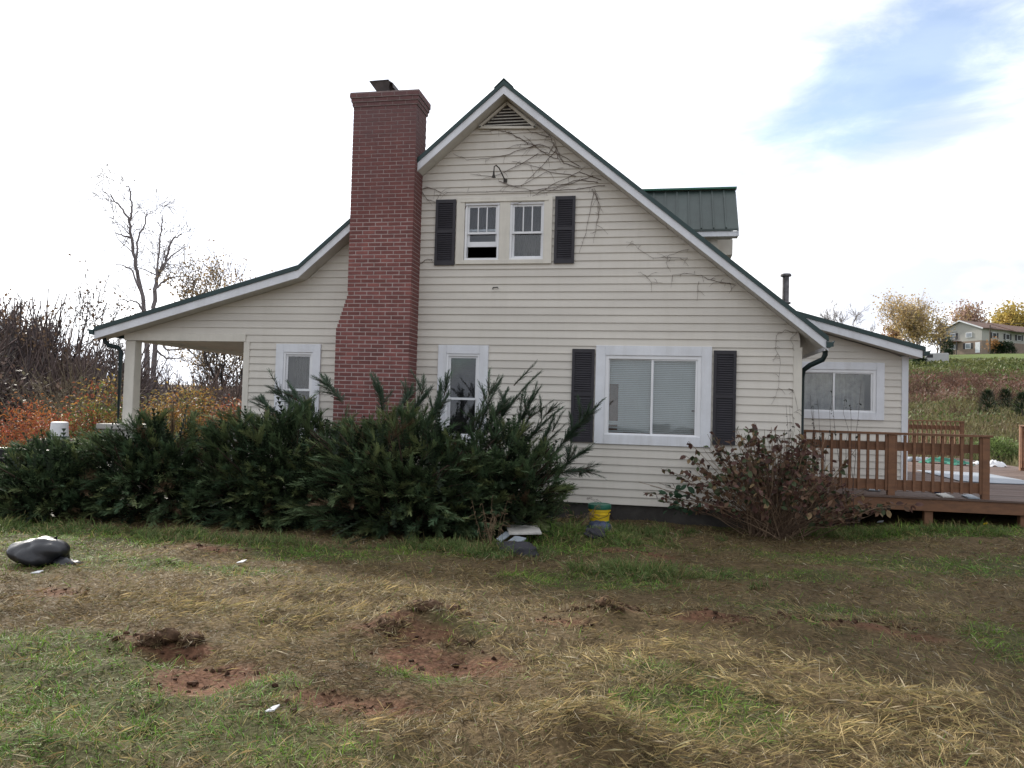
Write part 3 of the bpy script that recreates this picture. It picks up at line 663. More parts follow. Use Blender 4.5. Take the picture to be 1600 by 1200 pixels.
m = MB(); m.add([(1.0, DY0+.26, 3.5), (1.0, DY1-.26, 3.5), (1.0, DY1-.26, DZE-.1), (1.0, ym, DZR-.2), (1.0, DY0+.26, DZE-.1), (DX0, DY0+.26, 3.5), (DX0, DY1-.26, 3.5), (DX0, DY1-.26, DZE-.1), (DX0, ym, DZR-.2), (DX0, DY0+.26, DZE-.1)],
                 [(0, 1, 2, 3, 4), (9, 8, 7, 6, 5), (0, 4, 9, 5), (1, 6, 7, 2), (4, 3, 8, 9), (3, 2, 7, 8)]); m.build('dormer_wall', 'siding', dm)
z = 3.9
while z < DZE-.14:
    MB().add([(-.5, DY0+.245, z), (.90, DY0+.245, z), (.90, DY0+.257, z+.125), (-.5, DY0+.257, z+.125), (-.5, DY0+.259, z), (.90, DY0+.259, z)], [(0, 1, 2, 3), (0, 4, 5, 1)]).build('siding_board', 'siding', dm); z += .127
MB().box(.90, 1.015, DY0+.235, DY0+.33, 3.6, DZE-.131).build('corner_board', 'cream_trim', dm)
# the lower addition on the right
YA = 15.30; AX1 = 4.50
A0, A1 = np.array([2.10, 3.74]), np.array([4.80, 2.945])
p_ = onY(1245, 487, 14.98); A0 = np.array([p_[0]-.4, p_[2]+.12]); p_ = onY(1446, 543, 14.98); A1 = np.array([p_[0], p_[2]])
A0[1] = A1[1]+(onY(1245, 487, 14.98)[2]-A1[1])*(A0[0]-A1[0])/(onY(1245, 487, 14.98)[0]-A1[0])
def aroof(x): return A1[1]+(x-A1[0])*(A0[1]-A1[1])/(A0[0]-A1[0])
ac = []
xr_f = lambda z: min(AX1-.02, A1[0]+(z+.22-A1[1])*(A0[0]-A1[0])/(A0[1]-A1[1]))
backC = siding(ac, 'x', .10, 3.45, lambda z: XR+.002, xr_f, [shrink(W_ANX, .06)], YA)
aw = backC.build('wall', 'siding', house)
for m, k in ac: m.build('siding_board', 'siding', aw)
MB().box(AX1-.10, AX1+.012, YA-.03, YA+.1, -.1, aroof(AX1)-.20).build('corner_board', 'white_trim', house, bevel=.004)
MB().box(AX1-.12, AX1, YA+.141, 20.5, -.1, aroof(AX1)-.2).build('side_wall', 'siding', house)
MB().box(XR, AX1-.13, YA+3.0, YA+3.1, .0, 2.7).build('inner_wall', 'room', house)
a_, b__ = tuple(A0), tuple(A1)
m = MB(); m.prism_y([(a_[0], a_[1]-.07), (b__[0], b__[1]-.07), b__, a_], 15.0, 20.7); m.build('roof', 'green_panel', house)
m = MB(); rake(m, a_, b__, -.012, .068, 14.95, 15.06); m.build('rake_trim', 'green_metal', house)
m = MB(); rake(m, a_, (b__[0]-.05, b__[1]+.012), .068, .205, 14.97, 14.998); m.build('rake_fascia', 'white_trim', house)
m = MB(); rake(m, a_, (b__[0]-.05, b__[1]+.012), .182, .197, 14.999, YA-.001); m.build('soffit', 'soffit', house)
gutter(A1[0]-.03, A1[1]-.05, 1, 14.95, 20.7)
pz = onY(1228, 428, 16.5); px_ = float(pz[0]); z1 = float(pz[2]); zr = aroof(px_)
pp = MB().lathe([(.068, zr-.1), (.068, z1-.06)], px_, 16.5, 14); po = pp.build('flue_pipe', 'galv', house, smooth=False)
MB().lathe([(.075, z1-.058), (.11, z1-.05), (.11, z1-.02), (.095, z1)], px_, 16.5, 14).build('pipe_cap', 'galv', po)
MB().lathe([(.10, z1-.62), (.11, z1-.60), (.10, z1-.585)], px_, 16.5, 14).build('pipe_collar', 'galv', po)
# lamp on the gable
q0 = onY(790, 283, YW)
m = MB(); m.tube([(q0[0], YW-.02, q0[2]), (q0[0]-.03, YW-.07, q0[2]+.06), (q0[0]-.08, YW-.16, q0[2]+.17), (q0[0]-.12, YW-.22, q0[2]+.20), (q0[0]-.145, YW-.25, q0[2]+.17), (q0[0]-.15, YW-.25, q0[2]+.08)], .010, 8)
lo = empty('wall_lamp', (q0[0], YW-.02, q0[2])); tag(lo, 'small dark gooseneck lamp fixed to the gable under the vent', 'lamp')
m.build('lamp_arm', 'dark_metal', lo, smooth=True); MB().lathe([(.014, q0[2]+.085), (.016, q0[2]+.04), (.036, q0[2]-.01), (.03, q0[2]-.008)], q0[0]-.15, YW-.25, 12).build('lamp_shade', 'dark_metal', lo)
MB().box(q0[0]-.03, q0[0]+.03, YW-.03, YW-.012, q0[2]-.03, q0[2]+.03).build('wall_plate', 'dark_metal', lo)
q0 = onY(775, 451, YW); tag(MB().tube([(q0[0]-.05, YW-.015, q0[2]-.01), (q0[0]-.04, YW-.05, q0[2]+.012), (q0[0]+.04, YW-.05, q0[2]+.015), (q0[0]+.045, YW-.05, q0[2]-.005)], .009, 6).build('wall_hook', 'dark_metal'), 'small dark iron hook on the siding below the upper window', 'hook')

# ------------------------------------------------------------------ dead vines on the wall
def vine(name, label, lines, r0=.010, tw=0):
    m = MB(); rg = random.Random(len(lines)*7+tw)
    for ln in lines:
        pts = [onY(px, py, YW-.032) for px, py in ln]; P = []
        for i in range(len(pts)-1):
            for k in range(4):
                t_ = k/4; p = pts[i]*(1-t_)+pts[i+1]*t_; P.append(p+np.array([rg.uniform(-.012, .012), rg.uniform(-.008, .004), rg.uniform(-.012, .012)]))
        P.append(pts[-1]); n = len(P); rr = [r0*(1-.6*i/n) for i in range(n)]; m.tube(P, rr, 5)
        for i in range(0, n-1, 2):
            if rg.random() < .75:
                d = np.array([rg.uniform(-1, 1), 0, rg.uniform(-1, .6)]); l = rg.uniform(.05, .22); p = P[i]
                m.tube([p, p+d*l*.5+np.array([0, -.01, .02]), p+d*l], [.003, .0025, .0015], 3, cap=False)
    o = m.build(name, 'vine'); tag(o, label, 'vine', 'dead vines on the siding'); return o
vine('dead_vine', 'tangle of dead vine hanging below the gable vent', [[(865, 225), (858, 240), (845, 235), (825, 222), (800, 210), (780, 203), (750, 205)], [(870, 248), (852, 240), (835, 228), (818, 212)], [(872, 246), (868, 228), (858, 212), (845, 200), (830, 185)], [(905, 262), (880, 255), (872, 240), (866, 218)], [(845, 225), (820, 232), (790, 242), (760, 248), (730, 250), (708, 240)], [(825, 225), (812, 215), (790, 205), (765, 203)], [(840, 240), (805, 262), (770, 275), (735, 272)], [(905, 260), (880, 245), (850, 228), (815, 225), (790, 232)], [(868, 236), (845, 262), (820, 285)], [(900, 275), (860, 268), (830, 258), (800, 252)], [(858, 214), (835, 208), (812, 196)]], .0055)
vine('dead_vine', 'dead vine running along the siding above the upper window pair', [[(945, 290), (900, 296), (850, 297), (800, 299), (760, 300), (700, 300), (688, 303), (682, 312)], [(940, 282), (905, 268), (870, 285), (845, 300), (810, 318), (760, 322)], [(925, 275), (895, 285), (865, 296), (838, 305)], [(688, 301), (670, 292), (658, 298)], [(728, 322), (722, 345), (714, 370)], [(780, 283), (795, 290), (815, 290), (850, 270), (880, 262)], [(935, 285), (905, 280), (870, 292), (830, 298), (790, 286)], [(660, 300), (668, 312), (680, 316)], [(655, 413), (668, 405), (680, 406)]], .0055, 1)
vine('dead_vine', 'thin dead vine dangling beside the right upper shutter', [[(925, 296), (935, 310), (934, 340), (930, 362), (922, 365)], [(928, 300), (922, 335), (915, 365), (905, 395)], [(930, 300), (938, 325), (933, 350)]], .004, 2)
vine('dead_vine', 'dead vine creeping out from the lower right rake', [[(1075, 402), (1050, 403), (1020, 402), (1005, 395), (990, 380), (978, 378)], [(1140, 443), (1110, 438), (1095, 430), (1075, 428), (1052, 430), (1048, 450)], [(1075, 390), (1045, 398), (1040, 410), (1048, 425)], [(1150, 446), (1120, 440), (1100, 433)], [(1092, 440), (1089, 470)], [(1005, 428), (1018, 440), (1035, 442)]], .0032, 3)
vine('dead_vine', 'thin dead vine curling down beside the right corner board', [[(1245, 520), (1228, 516), (1213, 524), (1212, 545), (1219, 560), (1218, 590), (1212, 620), (1205, 632)], [(1244, 522), (1236, 530), (1241, 548)], [(1231, 606), (1242, 612), (1247, 640), (1240, 645)]], .003, 4)

# ------------------------------------------------------------------ deck
DKZ, DYF, DXR, DYE = .46, 13.0, 9.6, 27.0
deck = tag(empty('wooden_deck', (2.2, 13, .3)), 'large reddish brown wooden deck with railing beside the house', 'deck')
MB().box(2.22, DXR, DYF-.04, DYF, DKZ-.215, DKZ-.032).build('rim_joist', 'cedar', deck, bevel=.004)
MB().box(DXR-.04, DXR, DYF+.001, DYE, DKZ-.215, DKZ-.034).build('rim_joist', 'cedar', deck)
bm_ = {}
y = DYF-.06; k = 0
while y < DYE:
    me = MB().box(0, DXR+.02-2.2, 0, .136, 0, .028).mesh('deck_board', 'deck_board') if not bm_ else bm_['m']; bm_['m'] = me
    o = link('deck_board', me, deck); o.matrix_parent_inverse = Matrix(); o.parent = deck; o.location = (random.uniform(-.015, .015), y-13, DKZ-.03-.3+random.uniform(-.002, .002)); y += .142
for px in (2.6, 4.1, 5.45, 7.5, 9.3): MB().box(px, px+.12, DYF+.02, DYF+.14, -.3, DKZ-.036).build('support_post', 'cedar', deck)
MB().box(2.3, DXR-.1, DYF+2.0, DYF+2.04, -.35, DKZ-.04).build('skirt', 'foundation', deck)
def railing(p, q, zt, posts, nb, side, over=0.05):
    p = Vector((*p, 0)); q = Vector((*q, 0)); d = (q-p).normalized(); n = Vector((d.y, -d.x, 0))*side; z0 = DKZ
    up = Vector((0, 0, 1))
    MB().bar(p-d*.0+up*(zt-.018), q+d*over+up*(zt-.018), .14, .036).build('top_rail', 'cedar', deck, bevel=.003)
    for zz, h in ((zt-.22, .135), (z0+.16, .16)): MB().bar(p+up*zz-n*.02, q+up*zz-n*.02, .036, h).build('rail', 'cedar', deck)
    for t_ in posts:
        c_ = p+(q-p)*t_; MB().box(c_.x-.052, c_.x+.052, c_.y-.052, c_.y+.052, z0-.19, zt-.037).build('rail_post', 'cedar', deck, bevel=.004)
    bme = MB().box(-.019, .019, -.019, .019, 0, zt-.04-z0-.07).mesh('baluster', 'cedar')
    for i in range(nb):
        t_ = (i+.5)/nb; c_ = p+(q-p)*t_
        if min(abs(t_-u_)*(q-p).length for u_ in posts) < .05: continue
        o = link('baluster', bme, deck, loc=(0, 0, 0)); o.location = (c_.x+n.x*.02-2.2, c_.y+n.y*.02-13, z0+.07-.3)
railing((2.25, 13.06), (4.965, 13.06), 1.445, (.012, .502, 1.0), 20, 1, .09)
fz = 1.655
railing((7.6, 26.9), (9.55, 26.9), fz, (.01, 1.0), 14, 1)
railing((8.98, 21.4), (8.98, 17.0), 1.60, (0.0, 1.0), 30, 1)
# things lying on the deck
def poly_on(pxs, z): return [tuple(onZ(a, b, z)[:2]) for a, b in pxs]
def sheet(name, pxs, z, th, m, label, cat, jag=0, curl=.0, group=None):
    P = poly_on(pxs, z); mb = MB(); n = len(P); mb.prism_z(P[::-1] if sum(P[i][0]*P[(i+1) % n][1]-P[(i+1) % n][0]*P[i][1] for i in range(n)) < 0 else P, z, z+th)
    return tag(mb.build(name, m), label, cat, group)
sheet('plywood_sheet', [(1432, 735), (1480, 737), (1540, 740), (1604, 752), (1640, 758), (1600, 757), (1545, 755), (1500, 752), (1470, 744)], DKZ+.006, .012, 'sheet_grey', 'pale blue grey sheet lying flat on the deck floor', 'sheet')
def crumple(name, px, py, z, rx, ry, h, m, label, cat, seed, group=None, gnd=False, rot=0):
    c_ = onZ(px, py, z); rg = np.random.default_rng(seed); n = 22
    u_, v_ = np.meshgrid(np.linspace(-1, 1, n), np.linspace(-1, 1, n), indexing='ij'); rr = np.hypot(u_, v_); sq = np.maximum(abs(u_), abs(v_)); k_ = np.where(rr > 0, sq/np.maximum(rr, 1e-6), 1)
    x_ = u_*k_*(1+.18*(vn(u_*3+seed, v_*3, 1)-.5)); y_ = v_*k_*(1+.25*(vn(u_*3, v_*3+seed, 1)-.5))
    zz = np.clip(1-(x_*x_+y_*y_), 0, 1)**.5*h*(.55+.9*vn(x_*2.2+seed, y_*2.2, 1.3))*(.7+.6*vn(x_*6, y_*6+seed, 1))
    ca, sa = math.cos(rot), math.sin(rot); X_, Y_ = x_*rx, y_*ry; X2, Y2 = X_*ca-Y_*sa, X_*sa+Y_*ca
    base = GZ(c_[0]+X2, c_[1]+Y2) if gnd else z
    V = np.stack([c_[0]+X2, c_[1]+Y2, base+zz+.004-(.05 if gnd else 0)*np.clip((x_*x_+y_*y_)-.5, 0, 1)], -1).reshape(-1, 3)
    i_, j_ = np.meshgrid(np.arange(n-1), np.arange(n-1), indexing='ij'); q = i_*n+j_; F = np.stack([q, q+n, q+n+1, q+1], -1).reshape(-1, 4)
    return tag(link(name, np_mesh(name, V, F, m, None, True)), label, cat, group)
crumple('green_tarp', 1470, 724, DKZ, .55, .30, .14, 'tarp_green', 'crumpled green plastic tarp among debris on the deck', 'tarp', 1)
crumple('green_tarp', 1500, 727, DKZ, .35, .25, .10, 'tarp_green', 'small heap of green plastic beside the crumpled tarp', 'tarp', 2)
crumple('plastic_bag', 1555, 729, DKZ, .28, .2, .14, 'paper', 'crumpled white plastic bag by the far deck edge', 'bag', 3)
crumple('plastic_bag', 1432, 721, DKZ, .45, .22, .12, 'sheet_grey', 'pale blue plastic bag on the deck beside the annex corner', 'bag', 4)
crumple('paper_scrap', 1530, 726, DKZ, .2, .15, .08, 'paper', 'white paper scrap between the green tarp and the deck edge', 'litter', 5)
for i, (px, py, mm, lab) in enumerate(((1475, 775, 'panel_white', 'long pale board scrap lying by the deck railing foot'), (1460, 768, 'blue_plastic', 'dark blue plastic scrap under the deck railing'), (1360, 765, 'panel_grey', 'grey board scrap on the deck near the brown bush'), (1515, 777, 'panel_grey', 'small pale scrap beside the deck corner post'), (1417, 766, 'paper', 'tiny white paper scrap beneath the bottom railing board'))):
    sheet('debris_scrap', [(px-13, py-2), (px+2, py-3), (px+16, py+3), (px-2, py+2)] if i != 4 else [(px-3, py-1), (px+3, py-1), (px+3, py+1), (px-3, py+1)], DKZ+.005, .02, mm, lab, 'debris', group='scraps on the deck')
# ------------------------------------------------------------------ yard things
p = onZ(72, 884, -.04); bx, by = float(p[0]), float(p[1])
def blob(c_, ax, n=28, seed=0, amp=.25, sc=2.2):
    u_, v_ = np.meshgrid(np.linspace(0, 2*np.pi, n, endpoint=False), np.linspace(.02, np.pi-.02, n//2), indexing='ij')
    d = np.stack([np.cos(u_)*np.sin(v_), np.sin(u_)*np.sin(v_), np.cos(v_)], -1)
    ph = seed*1.7; sx, sy, sz_ = d[..., 0]*sc, d[..., 1]*sc, d[..., 2]*sc
    k_ = 1+amp*.30*(np.sin(sx*1.1+ph+sy*.7)+np.sin(sy*1.6-sz_*.9+ph*2)+.7*np.sin(sz_*2.3+sx*1.9+ph*3))+amp*.22*(np.abs(np.sin(sx*2.9+sz_*1.3+ph))+np.abs(np.sin(sy*3.1-sx*1.7+ph*2))-1.2)
    V = (d*k_[..., None]*np.array(ax)+np.array(c_)).reshape(-1, 3); h = n//2
    i_, j_ = np.meshgrid(np.arange(n), np.arange(h-1), indexing='ij'); i2 = (i_+1) % n
    return V, np.stack([i_*h+j_, i_*h+j_+1, i2*h+j_+1, i2*h+j_], -1).reshape(-1, 4)
bag = tag(empty('garbage_bag', (bx, by, gz(bx, by))), 'shiny black garbage bag lying on the grass by the yews', 'garbage bag')
g0 = gz(bx, by); V, F = blob((bx-.06, by, g0+.13), (.265, .21, .15), 48, 3, .36, 1.9); V[:, 2] = np.maximum(V[:, 2], g0-.02)
link('bag_body', np_mesh('bag_body', V, F, 'black_plastic', None, True), bag)
V, F = blob((bx+.25, by-.03, g0+.05), (.15, .07, .05), 20, 9, .6, 3); link('bag_neck', np_mesh('bag_neck', V, F, 'black_plastic', None, True), bag)
m = MB(); m.add([(bx-.02, by, g0+.22), (bx+.08, by+.03, g0+.21), (bx+.10, by+.02, g0+.31), (bx+.05, by, g0+.27)], [(0, 1, 2, 3), (3, 2, 1, 0)]); m.build('loose_corner', 'black_plastic', bag)
# bucket
p = onZ(936, 829, -.08); kx, ky = float(p[0]), float(p[1]); kz = gz(kx, ky)
bk = tag(empty('plastic_bucket', (kx, ky, kz)), 'yellow plastic bucket with dark green lid against the foundation', 'bucket')
H_ = .36
MB().lathe([(.125, kz-.02), (.128, kz), (.145, kz+.22), (.147, kz+.25), (.160, kz+.252), (.160, kz+.262), (.149, kz+.264), (.151, kz+.30), (.163, kz+.302), (.163, kz+.312), (.152, kz+.314), (.154, kz+H_)], kx, ky, 28).build('bucket_body', 'yellow_plastic', bk, smooth=False)
MB().lathe([(.1465, kz+.02), (.1465, kz+.16), (.1462, kz+.161)], kx, ky, 28).build('label_band', 'green_plastic', bk)
MB().lathe([(.156, kz+H_-.035), (.166, kz+H_-.03), (.170, kz+H_), (.168, kz+H_+.03), (.160, kz+H_+.038), (.145, kz+H_+.03)], kx, ky, 28).build('lid', 'green_plastic', bk)
MB().tube([(kx-.16, ky, kz+.31), (kx-.12, ky-.13, kz+.24), (kx, ky-.19, kz+.20), (kx+.12, ky-.13, kz+.24), (kx+.16, ky, kz+.31)], .004, 6).build('handle', 'dark_metal', bk)
def lump(name, px, py, ax, m, label, cat, seed, amp=.4, sc=2.4):
    c_ = onZ(px, py, -.06); x_, y_ = float(c_[0]), float(c_[1]); V, F = blob((x_, y_, gz(x_, y_)+ax[2]*.45), ax, 36, seed, amp, sc); return tag(link(name, np_mesh(name, V, F, m, None, True)), label, cat)
lump('plastic_bag', 934, 838, (.20, .14, .12), 'blue_plastic', 'dark blue plastic bag slumped in front of the yellow bucket', 'bag', 11)
# heap of broken panels
def panel(name, pxs, dz, th, m, label, tilt=0.0):
    P = [onZ(a, b, -.05) for a, b in pxs]; z = max(gz(q[0], q[1]) for q in P)+dz; mb = MB(); n = len(P)
    zs = [z+tilt*i for i in (0, 0, 1, 1)][:n] if n == 4 else [z]*n
    mb.add([(q[0], q[1], zz) for q, zz in zip(P, zs)]+[(q[0], q[1], zz-th) for q, zz in zip(P, zs)], [tuple(range(n)), tuple(range(2*n-1, n-1, -1))]+[(i, i+n, (i+1) % n+n, (i+1) % n) for i in range(n)])
    return tag(mb.build(name, m), label, 'debris')
panel('broken_panel', [(795, 849), (846, 848), (840, 838), (790, 837)], .055, .02, 'panel_white', 'broken off white panel on top of the rubbish by the yew', .02)
panel('broken_panel', [(790, 858), (806, 862), (822, 852), (805, 848)], .08, .015, 'panel_grey', 'narrow blue grey panel strip on the shingle heap', .01)
panel('broken_panel', [(775, 853), (782, 858), (800, 846), (790, 844)], .08, .015, 'panel_grey', 'pale grey panel strip leaning left of the shingle heap', .02)
lump('shingle_heap', 800, 862, (.27, .22, .085), 'shingle', 'heap of charcoal roofing shingles in the grass', 'shingles', 15, .5, 2.0)
lump('shingle_heap', 930, 848, (.15, .10, .06), 'shingle', 'small dark shingle scrap in tall grass below the bucket', 'shingles', 16, .6, 2.4)
for i, (px, py, s, lab) in enumerate(((378, 885, .075, 'white paper scrap on the grass in front of the yews'), (426, 1127, .055, 'white paper scrap beside the bare dirt patch'), (58, 901, .10, 'thin white stick on the grass before the black bag'), (1375, 816, .10, 'small white crumpled thing in shadow under the deck'), (1539, 828, .07, 'small yellow scrap on the grass below the deck'))):
    c_ = onZ(px, py, -.02); x_, y_ = float(c_[0]), float(c_[1]); z_ = gz(x_, y_)+.03; s *= .62; mb = MB(); a0 = i*.7
    w2 = s*(.28 if i == 2 else .7)
    mb.add([(x_-s, y_-w2, z_), (x_+s*.5, y_-w2*.9, z_+.01), (x_+s, y_+w2*.4, z_+.03), (x_-s*.3, y_+w2*.9, z_+.012), (x_, y_, z_+.02)], [(0, 1, 4), (1, 2, 4), (2, 3, 4), (3, 0, 4)])
    mb.add([(x_-s, y_-w2, z_-.006), (x_+s*.5, y_-w2*.9, z_+.004), (x_+s, y_+w2*.4, z_+.024), (x_-s*.3, y_+w2*.9, z_+.006), (x_, y_, z_+.014)], [(4, 1, 0), (4, 2, 1), (4, 3, 2), (4, 0, 3)])
    tag(mb.build('litter', 'yellow_plastic' if i == 4 else 'paper'), lab, 'litter')

#VEGETATION
# ------------------------------------------------------------------ yews
def frond_template():
    V = []; F = []; T = []
    def needle_row(o, d, s, n, L, nl):
        for i in range(n):
            t_ = (i+.6)/n; b0 = o+d*L*t_; w_ = nl*(1-.55*t_)
            for sg in (-1, 1):
                dr = d*.62+s*sg*.78; k = len(V); hw = d*.036*(L/.6+.3)
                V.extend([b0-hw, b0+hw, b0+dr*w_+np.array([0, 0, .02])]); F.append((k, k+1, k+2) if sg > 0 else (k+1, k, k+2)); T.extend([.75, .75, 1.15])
    X, Yv = np.array([1., 0, 0]), np.array([0, 1., 0])
    needle_row(np.zeros(3), X, Yv, 7, 1.0, .19)
    for t_, sg, l in ((.25, 1, .5),):
        d = unit(X*.72+Yv*sg*.69+np.array([0, 0, .06])); s = np.cross(np.array([0, 0, 1.]), d); needle_row(X*t_, d, s, 3, l, .17)
    k = len(V); V.extend([np.array([0, -.012, 0]), np.array([0, .012, 0]), np.array([1., 0, 0])]); F.append((k, k+1, k+2)); T.extend([.5, .5, .6])
    return np.array(V), np.array(F), np.array(T)
FT, FF, FTi = frond_template()
def plume(nb, stem, rg, p, d, L, cbase, n=22, droop=.25, fl=.30):
    t_ = np.linspace(.05, 1, n); bend = np.array([rg.uniform(-.2, .2), rg.uniform(-.2, .2), -droop*.5+rg.uniform(-.1, .15)])
    P = p+d*L*t_[:, None]+bend*L*(t_**2)[:, None]; Tn = unit(d+2*bend*t_[:, None])
    side = np.cross(Tn, rg.normal(size=3)); side = unit(side); nor = np.cross(Tn, side)
    ph = np.arange(n)*2.4; S_ = np.cos(ph)[:, None]*side+np.sin(ph)[:, None]*nor*.55
    D = unit(Tn*.85+S_*.65*(1-.75*t_)[:, None]+rg.normal(size=(n, 3))*.10); Ls = fl*(1-.45*t_)*rg.uniform(.8, 1.2, n)
    B = frames(D, twist=rg.uniform(-.7, .7, n))*Ls[:, None, None]
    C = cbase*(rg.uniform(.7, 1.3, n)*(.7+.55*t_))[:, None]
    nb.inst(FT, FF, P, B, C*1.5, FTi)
    stem.append((np.concatenate([[p], P[::4]]), np.linspace(.009, .002, len(P[::4])+1)))
def yew(label, cx, cy, ax, ay, h, nplume, seed, shoots=(), lean=(0, 0)):
    rg = np.random.default_rng(seed); base = gz(cx, cy); nb = NB(3); st = []
    root = tag(empty('yew_shrub', (cx, cy, base)), label, 'shrub', 'dark evergreen yews against the house')
    for i in range(int(nplume*1.35)):
        th = rg.uniform(0, 2*np.pi); cz = rg.uniform(-.02, 1)
        if rg.random() < .55: th = rg.uniform(np.pi*1.0, 2*np.pi)          # fuller towards the yard
        sz = math.sqrt(max(0, 1-cz*cz)); d = np.array([math.cos(th)*sz, math.sin(th)*sz, cz])
        lump = (.74+.42*vn(d[0]*2.6+seed, d[1]*2.6+d[2]*2.0, 1))*(1 if rg.random() < .75 else rg.uniform(.8, .95))
        tip = np.array([cx+d[0]*ax*lump+lean[0]*cz, cy+d[1]*ay*lump+lean[1]*cz, base+.12+d[2]*h*lump])
        r_in = rg.uniform(.40, .72); st_p = np.array([cx, cy, base+.1])+(tip-np.array([cx, cy, base+.1]))*r_in
        dd_ = tip-st_p; dd_ = unit(unit(dd_)+np.array([rg.uniform(-.6, .6), rg.uniform(-.6, .15), rg.uniform(-.30, .34)])); L = np.linalg.norm(tip-st_p)*rg.uniform(.85, 1.2)
        L = min(max(L*.75, .28), .60)
        st_p = tip-dd_*L
        g = rg.uniform(); cb = np.array([.046, .080, .042])*(1-g)+np.array([.078, .108, .048])*g
        if rg.random() < .22: cb = np.array([.12, .145, .062])
        elif rg.random() < .05: cb = np.array([.11, .075, .045])
        plume(nb, st, rg, st_p, dd_, L, cb, 22, .35, rg.uniform(.15, .235))
    for (tx, ty, tz, bx_, by_, bz_) in shoots:
        p0 = np.array([bx_, by_, bz_]); p1 = np.array([tx, ty, tz]); Ls = np.linalg.norm(p1-p0)
        plume(nb, st, rg, p0, (p1-p0)/Ls, Ls, np.array([.034, .056, .034]), int(40+Ls*85), -.05, .155)
        for _k in range(5):
            tt = rg.uniform(.25, .8); plume(nb, st, rg, p0+(p1-p0)*tt, unit((p1-p0)/Ls+np.array([rg.uniform(-.7, .7), rg.uniform(-.5, .3), rg.uniform(-.3, .3)])), rg.uniform(.2, .42), np.array([.036, .060, .036]), 22, .1, .14)
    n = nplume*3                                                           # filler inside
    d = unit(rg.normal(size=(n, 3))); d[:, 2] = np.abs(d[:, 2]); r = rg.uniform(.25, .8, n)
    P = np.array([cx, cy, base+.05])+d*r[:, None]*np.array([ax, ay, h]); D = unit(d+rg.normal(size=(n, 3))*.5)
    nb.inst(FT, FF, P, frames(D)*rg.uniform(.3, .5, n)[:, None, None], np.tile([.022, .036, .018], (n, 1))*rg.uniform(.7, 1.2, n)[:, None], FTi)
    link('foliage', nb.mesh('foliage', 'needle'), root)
    sb = NB(4)
    for P, r in st: V, F = tube_np(P, r, 4); sb.add(V, F, np.array([.06, .042, .03]))
    for i in range(26):
        th = rg.uniform(0, 2*np.pi); q = np.array([cx+ax*.75*math.cos(th), cy+ay*.75*math.sin(th), base+h*rg.uniform(.3, .8)]); o = np.array([cx+rg.uniform(-.5, .5)*ax*.6, cy+rg.uniform(-.2, .2), base-.05])
        V, F = tube_np(np.array([o, o*.5+q*.5+[0, 0, .1], q]), np.array([.028, .018, .008]), 5); sb.add(V, F, np.array([.055, .04, .03]))
    link('stems', sb.mesh('stems', 'twig'), root)['kind'] = 'stuff'
    return root
def pY(px, py, Y): return tuple(onY(px, py, Y))
sh = [(*pY(px, py, Yt), *pY(bx_, by_, Yb)) for px, py, Yt, bx_, by_, Yb in ((816, 572, 11.0, 765, 690, 10.8), (840, 600, 11.1, 790, 700, 10.9), (800, 605, 10.9, 750, 690, 10.6), (876, 655, 11.3, 820, 740, 10.9), (938, 628, 11.5, 880, 690, 11.2), (905, 660, 11.4, 850, 730, 11.0), (862, 635, 11.2, 815, 700, 10.9), (770, 600, 10.9, 745, 680, 10.6), (700, 600, 10.6, 680, 660, 10.4), (690, 612, 10.7, 668, 680, 10.4), (930, 730, 11.4, 870, 740, 11.0), (915, 700, 11.3, 860, 745, 11.0), (835, 640, 11.0, 800, 700, 10.8), (590, 585, 11.6, 600, 650, 11.2))]
sh2 = [(*pY(px, py, 10.9), *pY(bx_, by_, 10.6)) for px, py, bx_, by_ in ((430, 606, 475, 650), (405, 622, 450, 670), (508, 594, 535, 630), (640, 612, 615, 660), (448, 610, 490, 650), (665, 604, 640, 660))]
yew('dark yew with long upright shoots reaching over the left lower shutter', -2.12, 10.70, .98, .95, 1.68, 185, 5, sh)
yew('tallest broad yew standing in front of the brick chimney', -3.55, 10.35, 1.75, 1.25, 1.78, 360, 6, sh2, (0, .1))
yew('spreading yew in front of the small left sash window', -5.55, 10.55, 1.60, 1.25, 1.82, 310, 8)
yew('low spreading yew in front of the porch pier', -7.4, 10.35, 1.55, 1.30, 1.48, 260, 9)
yew('lowest yew reaching toward the black trailer', -8.62, 9.75, 1.12, 1.05, 1.02, 180, 10)

